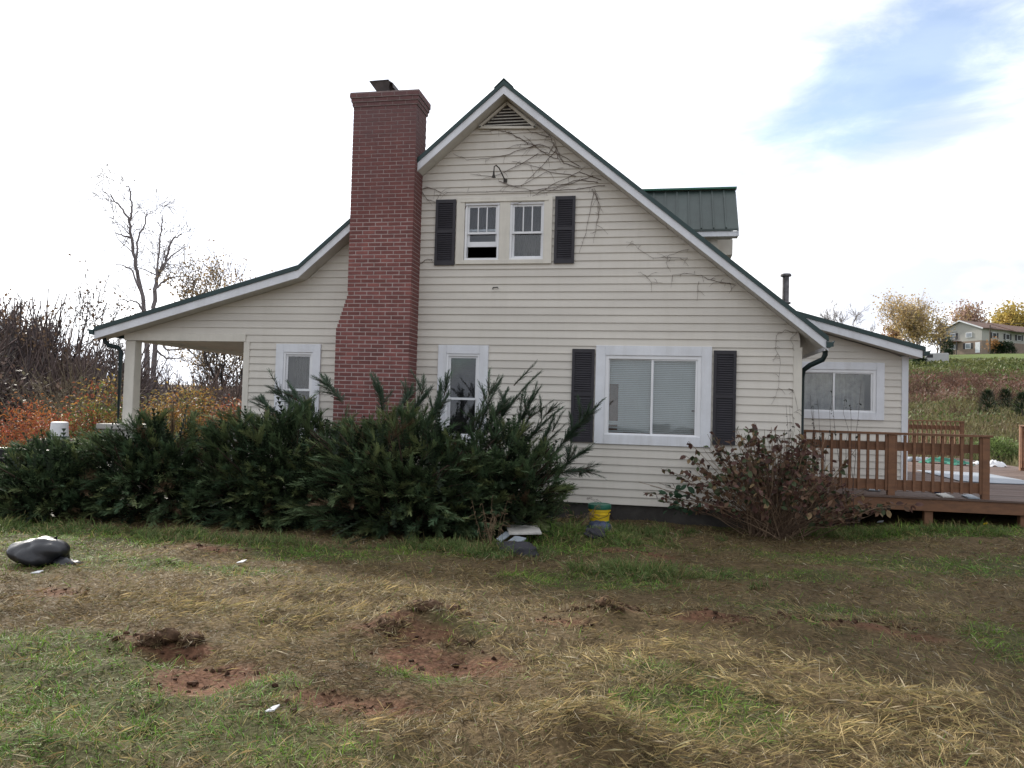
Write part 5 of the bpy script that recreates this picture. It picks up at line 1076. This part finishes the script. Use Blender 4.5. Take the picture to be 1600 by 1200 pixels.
gpoly(.05, .3, [(.05, EH+.001), (GW-.05, EH+.001), (GW/2, EH+1.9)]).build('gable', 'far_siding', fh)
for a, b in (((-.6, EH-.2), (GW/2, EH+2.0)), ((GW+.6, EH-.2), (GW/2, EH+2.0))): gpoly(-.5, LL+.5, [a, b, (b[0], b[1]+.2), (a[0], a[1]+.2)]).build('roof', 'far_roof', fh)
for a, b in (((-.6, EH-.3), (GW/2, EH+1.9)), ((GW+.6, EH-.3), (GW/2, EH+1.9))): gpoly(-.56, -.501, [a, b, (b[0], b[1]+.3), (a[0], a[1]+.3)]).build('rake_board', 'white_trim', fh)
gpoly(9, 15, [(-1.8, EH-.5), (-1.8, EH-.3), (GW/2, EH+2.3), (GW/2, EH+2.1)]).build('porch_roof', 'far_roof', fh)
def fwin(g0, g1, z0, z1, sh=True):
    o = fbox(g0, g1, -.06, .04, z0, z1).build('window', 'white_trim', fh); fbox(g0+.12, g1-.12, -.075, -.065, z0+.12, z1-.12).build('pane', 'sheet_grey', o)
    if sh:
        for g in (g0-.5, g1+.05): fbox(g, g+.45, -.05, .04, z0, z1).build('shutter', 'far_dark', fh)
fwin(6.3, 7.7, 3.0, 4.4); fwin(2.3, 3.8, 3.2, 4.3, False); fwin(6.3, 7.4, .6, 1.8); fwin(2.6, 3.9, .6, 1.9); fbox(.4, 1.5, -.06, .05, -.4, 2.0).build('door', 'white_trim', fh)
for l in (3.5, 8, 12, 17, 22): o = fbox(-.06, .04, l, l+1.4, 3.0, 4.3).build('window', 'white_trim', fh); fbox(-.075, -.065, l+.12, l+1.28, 3.1, 4.2).build('pane', 'far_dark', o); fbox(-.05, .04, l-.6, l-.05, 3.0, 4.3).build('shutter', 'far_dark', fh); fbox(-.05, .04, l+1.45, l+2.0, 3.0, 4.3).build('shutter', 'far_dark', fh)
fbox(4.8, 9.0, -1.6, -.02, 2.3, 2.45).build('balcony', 'far_roof', fh); 
for g in np.arange(4.8, 9.01, .35): fbox(g, g+.06, -1.6, -1.54, 2.45, 3.3).build('baluster', 'far_dark', fh)
fbox(4.8, 9.06, -1.62, -1.52, 3.3, 3.38).build('balcony_rail', 'far_dark', fh)
for g in (4.9, 8.8): fbox(g, g+.12, -1.55, -1.43, -2.5, 2.3).build('balcony_post', 'far_dark', fh)
# van below the lawn, poles and wires
p = atD(1460, 563, 140); vx, vy = float(p[0]), float(p[1]); vz = float(p[2])-.9
vn_ = tag(empty('parked_van', (vx, vy, vz), R_(-18)), 'grey parked van at the foot of the far lawn', 'van')
tl(MB().prism_y([(-1.7, .35), (2.0, .35), (2.0, 1.9), (1.9, 2.0), (-.9, 2.0), (-1.35, 1.35), (-1.7, 1.2)], -.9, .9), 'body', 'van_paint', vn_, bevel=.05)
tl(MB().add([(-1.2, -.905, 1.25), (-.2, -.905, 1.25), (-.2, -.905, 1.8), (-.85, -.905, 1.8)], [(0, 1, 2, 3)]), 'side_window', 'far_dark', vn_); tl(MB().add([(-1.36, -.7, 1.40), (-.95, -.7, 1.94), (-.95, .7, 1.94), (-1.36, .7, 1.40)], [(0, 1, 2, 3), (3, 2, 1, 0)]), 'windscreen', 'far_dark', vn_)
for wx in (-1.1, 1.3):
    for s_ in (-1, 1):
        w8 = MB(); k_ = 14; v = [(wx+.34*math.cos(2*math.pi*j/k_), s_*.82+yo, .34+.34*math.sin(2*math.pi*j/k_)) for yo in (-.1, .1) for j in range(k_)]; w8.add(v, [(j, (j+1) % k_, k_+(j+1) % k_, k_+j) for j in range(k_)]+[tuple(range(k_)), tuple(range(2*k_-1, k_-1, -1))]); tl(w8, 'wheel', 'rubber', vn_)
def upole(label, px, pyt, D):
    p = atD(px, pyt, D); b = gz(p[0], p[1]); root = tag(empty('utility_pole', (p[0], p[1], b)), label, 'utility pole', 'utility poles by the far house'); MB().lathe([(.17, b-.5), (.12, p[2])], p[0], p[1], 8).build('pole', 'pole_wood', root); MB().bar((p[0]-1.0, p[1]+.3, p[2]-.6), (p[0]+1.0, p[1]-.3, p[2]-.6), .12, .12).build('crossarm', 'pole_wood', root)
    return p
upole('utility pole rising behind the far house roof', 1513, 498, 225); upole('utility pole standing in front of the far house porch', 1547, 508, 188)
for i, (a, b) in enumerate((((1330, 512), (1513, 501)), ((1330, 523), (1547, 511)), ((1330, 530), (1547, 513)), ((1513, 501), (1700, 495)), ((1547, 511), (1720, 520)))):
    A_, B_ = atD(*a, 200), atD(*b, 205); t_ = np.linspace(0, 1, 12)[:, None]; P = A_*(1-t_)+B_*t_-np.array([0, 0, 1.0])*(4*t_*(1-t_)); tag(MB().tube(P, .035, 4).build('power_line', 'galv'), ['highest power line left of the far house', 'middle power line crossing the yellow tree', 'lowest power line crossing the yellow tree', 'power line running right behind the far house roof', 'power line running right in front of the far house'][i], 'power line', 'power lines')
GF = 'trees on the far hill'
D_ = 165; tree('maple_tree', 'large round tree with thin yellow leaves on the hill', at_ground(1430, D_), height_to(1430, 453, D_),   .30, 301, 4, 7000, ((.56, .44, .17), (.52, .38, .19), (.46, .35, .19)), .42, .45, bark=(.32, .27, .24), nch=(2, 4), group=GF, leafspread=.8, minr=.028, frac=.30, trunks=((-.2, 0, 1), (.1, 0, 1), (.35, .1, 1)))
D_ = 160; tree('bare_tree', 'leafless grey tree showing above the annex roof', at_ground(1322, D_), height_to(1322, 468, D_), .35, 303, 5, 0, bark=(.24, .21, .20), gn=.42, nch=(1, 3), group=GF, minr=.03, frac=.34, trunks=((-.25, 0, 1), (.2, 0, 1)))
D_ = 172; tree('bare_tree', 'slim leafless tree between yellow tree and far house', at_ground(1462, D_), height_to(1465, 492, D_), .22, 305, 5, 150, ((.3, .2, .1),), .35, .40, bark=(.20, .17, .155), group=GF, minr=.035)
D_ = 250; tree('maple_tree', 'yellow leaved tree behind the far house roof', at_ground(1592, D_), height_to(1590, 466, D_), .40, 307, 4, 9000, ((.52, .40, .08), (.46, .33, .10), (.40, .31, .09)), .75, .45, bark=(.24, .2, .16), nch=(2, 4), group=GF, leafspread=1.2, minr=.035, frac=.3, trunks=((-.2, 0, 1), (.2, 0, 1)))
D_ = 245; tree('maple_tree', 'mauve and rust tree left of the yellow one behind the far roof', at_ground(1545, D_), height_to(1548, 474, D_), .4, 309, 4, 4500, ((.36, .24, .20), (.38, .27, .15)), .65, .45, bark=(.26, .21, .2), nch=(2, 4), group=GF, leafspread=1.1, minr=.035, frac=.32)
D_ = 185; tree('maple_tree', 'small orange tree low behind the annex roof tip', at_ground(1385, D_), height_to(1385, 505, D_), .25, 311, 4, 1300, ((.36, .22, .08), (.32, .17, .09)), .5, .45, bark=(.15, .12, .1), group=GF, leafspread=.8, minr=.04)
D_ = 192; tree('maple_tree', 'little orange tree in front of the far house corner', at_ground(1550, D_), max(2.5, height_to(1550, 530, D_)), .12, 313, 4, 500, ((.34, .18, .07),), .4, .45, bark=(.15, .12, .1), group=GF, leafspread=.5, minr=.03)
def evergreen(label, px, py, D, rx, h, seed, cat='shrub', name='evergreen_shrub', col=(.025, .045, .022)):
    rg = np.random.default_rng(seed); p = atD(px, py, D); x, y = float(p[0]), float(p[1]); b = min(gz(x, y), float(p[2])-.2); root = tag(empty(name, (x, y, b)), label, cat); lf = NB(3); n = 1500 if D > 60 else 5000; lsz = 1.0 if D > 60 else .35; d = unit(rg.normal(size=(n, 3))); d[:, 2] = np.abs(d[:, 2]); r = rg.uniform(.6, 1.0, n)*(.8+.35*vn(d[:, 0]*2+seed, d[:, 1]*2+d[:, 2]*2, 1)); P = np.array([x, y, b])+d*r[:, None]*np.array([rx, rx, h])
    lf.inst(q, np.array([(0, 2, 1), (0, 3, 2)]), P, frames(unit(d+rg.normal(size=(n, 3))*.6))*rg.uniform(.25, .5, n)[:, None, None]*max(rx, .8)*.55*lsz, np.tile(col, (n, 1))*rg.uniform(.6, 1.4, n)[:, None]); link('foliage', lf.mesh('foliage', 'leaf'), root); V, F = tube_np(np.array([[x, y, b-.3], [x, y, b+h*.7]]), np.array([.12, .04]), 5); link('trunk', np_mesh('trunk', V, F, 'bark'), root)
evergreen('dark rounded evergreen beside the grey van', 1436, 571, 135, 1.3, 1.9, 1); evergreen('tall dark evergreen at the far house left corner', 1479, 551, 196, 1.6, 4.2, 2); evergreen('low dark evergreen at the foot of the far house', 1482, 551, 190, 1.0, 1.2, 3); evergreen('clipped dark hedge left piece along the far house', 1558, 541, 192, 1.6, 2.6, 4); evergreen('clipped dark hedge right piece along the far house', 1573, 540, 192, 1.8, 2.6, 5); evergreen('light green weedy shrub beyond the deck corner', 1558, 716, 31, 1.1, .95, 6, name='weedy_shrub', col=(.13, .18, .06))

# ------------------------------------------------------------------ lawn
rg = np.random.default_rng(400)
def blade_mesh(name, m, P, D, L, W, C, bend, thin=False):
    n = len(P); D = unit(D); S_ = np.cross(D, np.array([0, 0, 1.0])+rg.normal(size=(n, 3))*.35); S_ = unit(S_); b_ = bend[:, None]*np.array([0, 0, -1.0])
    p1 = P+D*(L*.55)[:, None]+b_*(L*.18)[:, None]; p2 = P+D*L[:, None]+b_*(L*.62)[:, None]; w_ = W[:, None]*S_
    p1[:, 2] = np.maximum(p1[:, 2], P[:, 2]-.012); p2[:, 2] = np.maximum(p2[:, 2], P[:, 2]-.015)
    if thin:
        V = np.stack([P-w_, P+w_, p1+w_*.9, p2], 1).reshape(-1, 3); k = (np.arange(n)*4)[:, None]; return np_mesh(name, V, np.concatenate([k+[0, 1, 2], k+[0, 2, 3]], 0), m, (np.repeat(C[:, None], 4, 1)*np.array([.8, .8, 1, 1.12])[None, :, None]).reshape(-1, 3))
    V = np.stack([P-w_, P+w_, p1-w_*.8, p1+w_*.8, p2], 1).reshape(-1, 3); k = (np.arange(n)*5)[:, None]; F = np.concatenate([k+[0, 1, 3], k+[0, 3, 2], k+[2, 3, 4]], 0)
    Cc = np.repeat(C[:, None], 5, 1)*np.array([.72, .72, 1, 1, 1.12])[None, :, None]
    return np_mesh(name, V, F, m, Cc.reshape(-1, 3))
LAST = {}
def lawn_pts(n, tuft, r0=2.3, r1=14.5):
    r = rg.uniform(r0, r1, n); a = np.radians(rg.uniform(-58, 40, n)); x, y = r*np.sin(a), r*np.cos(a)
    k_ = rg.random(n) < tuft                                               # gather most blades into tufts
    nc = max(1, n//26); cr = rg.uniform(r0, r1, nc); ca = np.radians(rg.uniform(-58, 40, nc)); ci = rg.integers(0, nc, n); of = rg.normal(size=(n, 2))*.045*(.6+cr[ci]*.09)[:, None]
    x = np.where(k_, cr[ci]*np.sin(ca[ci])+of[:, 0], x); y = np.where(k_, cr[ci]*np.cos(ca[ci])+of[:, 1], y); r = np.hypot(x, y); LAST['of'] = np.where(k_[:, None], of, 0); LAST['id'] = np.where(k_, ci, -1)
    ok = ~((y > 12.35) & (x < 2.2)) & ~((y > 13.4) & (x > 2.0)); LAST['of'] = LAST['of'][ok]; LAST['id'] = LAST['id'][ok]; return x[ok], y[ok], r[ok]
# green blades
x, y, r = lawn_pts(330000, .6); g = green_w(x, y); s_ = soil_w(x, y); keep = rg.random(len(x)) < (.05+.95*g)*(1-.93*s_); x, y, r, g = x[keep], y[keep], r[keep], g[keep]; n = len(x); of = LAST['of'][keep]; ids = LAST['id'][keep]; tc_ = np.random.default_rng(5).random(40000)[ids]
P = np.column_stack([x, y, GZ(x, y)-.008]); tall = np.exp(-(((x+.95)/1.0)**2+((y-10.4)/.8)**2)); tall = np.maximum(tall, .8*np.exp(-(((x-4.2)/1.6)**2+((y-12.3)/.7)**2))); tall = np.maximum(tall, .6*np.exp(-(((x+5.0)/1.2)**2+((y-8.4)/.5)**2)))
clump = vn(x, y, 4.5, 51); D = np.column_stack([rg.normal(size=n)*.55+(vn(x, y, 2.2, 52)-.5)*1.4, rg.normal(size=n)*.55+(vn(x, y, 2.2, 53)-.5)*1.2, rg.uniform(.25, 1.1, n)]); D[:, :2] += of*14
L_ = rg.uniform(.04, .11, n)*(.5+.8*clump)*(1+1.9*tall)*np.where(ids >= 0, .7+.9*tc_, .8); W_ = rg.uniform(.0016, .0036, n)*(.6+r*.07)
hu = fbm(x, y, .9, 55)[:, None]; C = np.array([.150, .235, .026])*(1-hu)+np.array([.100, .205, .042])*hu; yl = rg.random(n) < .22; C[yl] = np.array([.27, .235, .085]); C = C*(rg.uniform(.65, 1.3, n)*np.where(ids >= 0, .75+.55*tc_, .9))[:, None]*1.05
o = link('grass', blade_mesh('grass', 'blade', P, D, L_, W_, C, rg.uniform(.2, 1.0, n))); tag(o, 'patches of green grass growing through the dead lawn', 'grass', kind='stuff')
# taller tufts along the foundation, deck and yews
cs_ = ((-1.0, 10.3, .75, .5), (-.3, 11.3, .6, .4), (4.2, 12.4, 1.5, .4), (-5.2, 8.6, 1.3, .35), (-2.2, 8.9, .9, .3), (-8.2, 8.6, 1.2, .4), (-.2, 8.2, .6, .35), (2.9, 12.2, .9, .3))
ex, ey = [], []
for a, b, sx_, sy_ in cs_:
    for k in range(75): qx, qy = a+rg.normal()*sx_*.6, b+rg.normal()*sy_*.6; m_ = 34; ex.append(qx+rg.normal(size=m_)*.05); ey.append(qy+rg.normal(size=m_)*.05)
ex, ey = np.concatenate(ex), np.concatenate(ey); n = len(ex); tid = np.repeat(np.arange(n//34), 34); tv = rg.random(n//34)[tid]; ta = rg.uniform(0, 6.28, n//34)[tid]
P = np.column_stack([ex, ey, GZ(ex, ey)-.01]); D = np.column_stack([rg.normal(size=n)*.35+.45*np.cos(ta), rg.normal(size=n)*.35+.45*np.sin(ta), rg.uniform(.5, 1.2, n)])
C = np.array([.085, .150, .040])*(1-tv[:, None])+np.array([.13, .165, .055])*tv[:, None]; dry = rg.random(n) < .15; C[dry] = np.array([.26, .21, .10]); C = C*rg.uniform(.65, 1.3, n)[:, None]
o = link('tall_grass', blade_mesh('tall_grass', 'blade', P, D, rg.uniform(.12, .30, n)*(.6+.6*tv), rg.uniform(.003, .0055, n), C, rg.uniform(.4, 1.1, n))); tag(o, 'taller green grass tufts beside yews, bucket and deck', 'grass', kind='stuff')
# rank grass on the slope beyond the deck
a = np.radians(rg.uniform(11, 28, 21000)); d_h = rg.uniform(28, 62, 21000); hx, hy = d_h*np.sin(a), d_h*np.cos(a); okh = ~((hx < 9.9) & (hy < 27.3)); hx, hy, d_h = hx[okh], hy[okh], d_h[okh]; n = len(hx); mixv = fbm(hx, hy, .3, 71)[:, None]
C = np.array([.16, .12, .07])*(1-mixv)+np.array([.13, .15, .06])*mixv; C = C*rg.uniform(.6, 1.4, n)[:, None]
o = link('hillside_grass', blade_mesh('hillside_grass', 'blade', np.column_stack([hx, hy, GZ(hx, hy)-.02]), np.column_stack([rg.normal(size=(n, 2))*.35, np.ones(n)]), rg.uniform(.25, .75, n), rg.uniform(.010, .022, n)*d_h/40, C, rg.uniform(0, .6, n))); tag(o, 'rank olive and tan grass on the slope beyond the deck', 'grass', kind='stuff')
# dead straw lying about
x, y, r = lawn_pts(370000, .6); g = green_w(x, y); s_ = soil_w(x, y); hay = np.zeros_like(x)
for px, py, rx, ry in ((900, 1172, .7, .35), (1250, 1090, 1.2, .5), (1440, 1130, .8, .4), (1150, 1040, .8, .3), (350, 960, 1.6, .4), (600, 935, 1.3, .3), (120, 1170, .4, .25), (1200, 1150, .8, .4), (950, 1050, .7, .3)):
    c_ = onZ(px, py, -.02); hay = np.maximum(hay, np.exp(-(((x-c_[0])/rx)**2+((y-c_[1])/ry)**2)))
keep = rg.random(len(x)) < (1-.72*g)*(1-.68*s_)*(.45+.55*np.maximum(hay, vn(x, y, 1.7, 60))); x, y, r, g, hay = x[keep], y[keep], r[keep], g[keep], hay[keep]; n = len(x); of = LAST['of'][keep]; ids = LAST['id'][keep]; tc_ = np.random.default_rng(6).random(40000)[ids]
P = np.column_stack([x, y, GZ(x, y)+rg.uniform(-.006, .022, n)*(1+hay)]); th = (vn(x, y, 1.4, 61)*2.2-1.1)*np.pi+rg.normal(size=n)*1.15; el = rg.normal(size=n)*.20+.08; up_ = rg.random(n) < .08; el[up_] += rg.uniform(.3, .9, up_.sum())
D = np.column_stack([np.cos(th)*np.cos(el), np.sin(th)*np.cos(el), np.sin(el)]); D[:, :2] += of*6; D[:, 2] += np.where(ids >= 0, .45*tc_, 0); P[:, 2] += np.where(ids >= 0, .02*tc_*np.exp(-(of**2).sum(1)/.004), 0); L_ = rg.uniform(.035, .10, n)*(1+.8*hay*rg.random(n))*np.where(ids >= 0, .8+.5*tc_, .9); W_ = rg.uniform(.0011, .0025, n)*(.6+r*.08)
tn = np.clip(fbm(x, y, 1.0, 65)*1.5-.35+.5*hay+rg.normal(size=n)*.16, 0, 1)[:, None]; C = np.array([.120, .080, .042])*(1-tn)+np.array([.345, .268, .130])*tn; gy = rg.random(n) < .07; C[gy] = np.array([.36, .31, .22]); gg = rg.random(n) < .25; C[gg] = C[gg]*.45+np.array([.11, .12, .05])*.55; C = C*(rg.uniform(.55, 1.3, n)*np.where(ids >= 0, .5+.95*tc_, .85))[:, None]
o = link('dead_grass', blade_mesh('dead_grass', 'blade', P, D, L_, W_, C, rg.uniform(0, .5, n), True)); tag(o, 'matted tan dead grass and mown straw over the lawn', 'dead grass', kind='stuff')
# sod clumps and clods
def clod_mesh(seed):
    V, F = blob((0, 0, 0), (1, .8, .62), 8, seed, .9, 2.6); return V, F
def sod(label, px, py, s, seed):
    c_ = onZ(px, py, -.02); x, y = float(c_[0]), float(c_[1]); Vs = []; Fs = []; nn = 0; r5 = np.random.default_rng(seed)
    for k in range(9):
        ss = s*(1 if k == 0 else r5.uniform(.18, .62)); ox_, oy_ = (0, 0) if k == 0 else (r5.normal()*s*1.1, r5.normal()*s*.6); xx, yy_ = x+ox_, y+oy_
        ss *= .85; Vk, Fk = blob((xx, yy_, gz(xx, yy_)+ss*.08), (ss, ss*.8, ss*r5.uniform(.32, .55)), 20, seed+k*3, .7, 2.6); Vk = Vk+(np.stack([vn(Vk[:, 0]*1.0, Vk[:, 1]+Vk[:, 2], 45, q_) for q_ in (1, 2, 3)], 1)-.5)*ss*.45; Vs.append(Vk); Fs.append(Fk+nn); nn += len(Vk)
    V, F = np.concatenate(Vs), np.concatenate(Fs); ct = np.array([.085, .052, .033])*(.5+1.0*vn(V[:, 0]*9, V[:, 1]*9+V[:, 2]*7, 3))[:, None]
    root = tag(empty('sod_clump', (x, y, gz(x, y))), label, 'sod clump', 'clumps of torn up sod'); link('soil', np_mesh('soil', V, F, 'clod', ct, True), root)['kind'] = 'stuff'
    k = 480; i = rg.integers(0, len(V), k); D = unit(rg.normal(size=(k, 3))+np.array([0, 0, .35])); C = np.array([.20, .145, .075])*rg.uniform(.3, 1.5, k)[:, None]
    link('roots', blade_mesh('roots', 'blade', V[i], D, rg.uniform(.03, .10, k), rg.uniform(.0015, .0035, k), C, rg.uniform(.2, .9, k)), root)['kind'] = 'stuff'
for i, (px, py, s, lab) in enumerate(((652, 958, .085, 'dark sod clump crowning the biggest dirt heap'), (622, 972, .10, 'dark sod clump on the left of the biggest dirt heap'), (664, 982, .12, 'large matted sod clump in the middle of the dirt heap'), (700, 978, .10, 'sod clump on the right of the biggest dirt heap'), (722, 1008, .06, 'small sod clump between heap and red dirt'), (605, 998, .08, 'pale matted sod clump below the dirt heap'),
        (905, 968, .09, 'straw covered sod clump at the start of the row'), (945, 976, .10, 'dark sod clump in the middle of the row'), (985, 970, .10, 'dark sod clump at the end of the row'), (250, 1012, .11, 'dark overturned sod flap above the bare dirt'), (300, 1010, .08, 'brown sod clump above the bare dirt'), (1225, 985, .10, 'brown sod clump near the straw edge'), (1090, 965, .08, 'low sod clump beyond the straw'), (1390, 985, .08, 'brown sod clump on the shaded grass'))): sod(lab, px, py, s, 500+i)
nb = NB(4); k = 0; CL = [clod_mesh(i) for i in range(4)]
cx_l, cy_l = [], []
for mx, my, rx, ry in SOIL[:16]: m_ = 45; cx_l.append(mx+rg.normal(size=m_)*rx*.6); cy_l.append(my+rg.normal(size=m_)*ry*.6)
cx_l = np.concatenate(cx_l); cy_l = np.concatenate(cy_l); n = len(cx_l); P = np.column_stack([cx_l, cy_l, GZ(cx_l, cy_l)+.004]); wh = rg.integers(0, 4, n); sz = .004+.020*rg.random(n)**3; yw_ = rg.uniform(0, 6.28, n)
for k in range(4):
    s_ = wh == k; B = frames(np.column_stack([np.cos(yw_[s_]), np.sin(yw_[s_]), np.zeros(s_.sum())]))*sz[s_][:, None, None]; nb.inst(CL[k][0], CL[k][1], P[s_], B, np.array([[.075, .042, .028]])*rg.uniform(.5, 1.3, s_.sum())[:, None])
o = link('soil_clods', nb.mesh('soil_clods', 'clod', True)); tag(o, 'crumbs of reddish brown soil strewn over the dug patches', 'soil', kind='stuff')
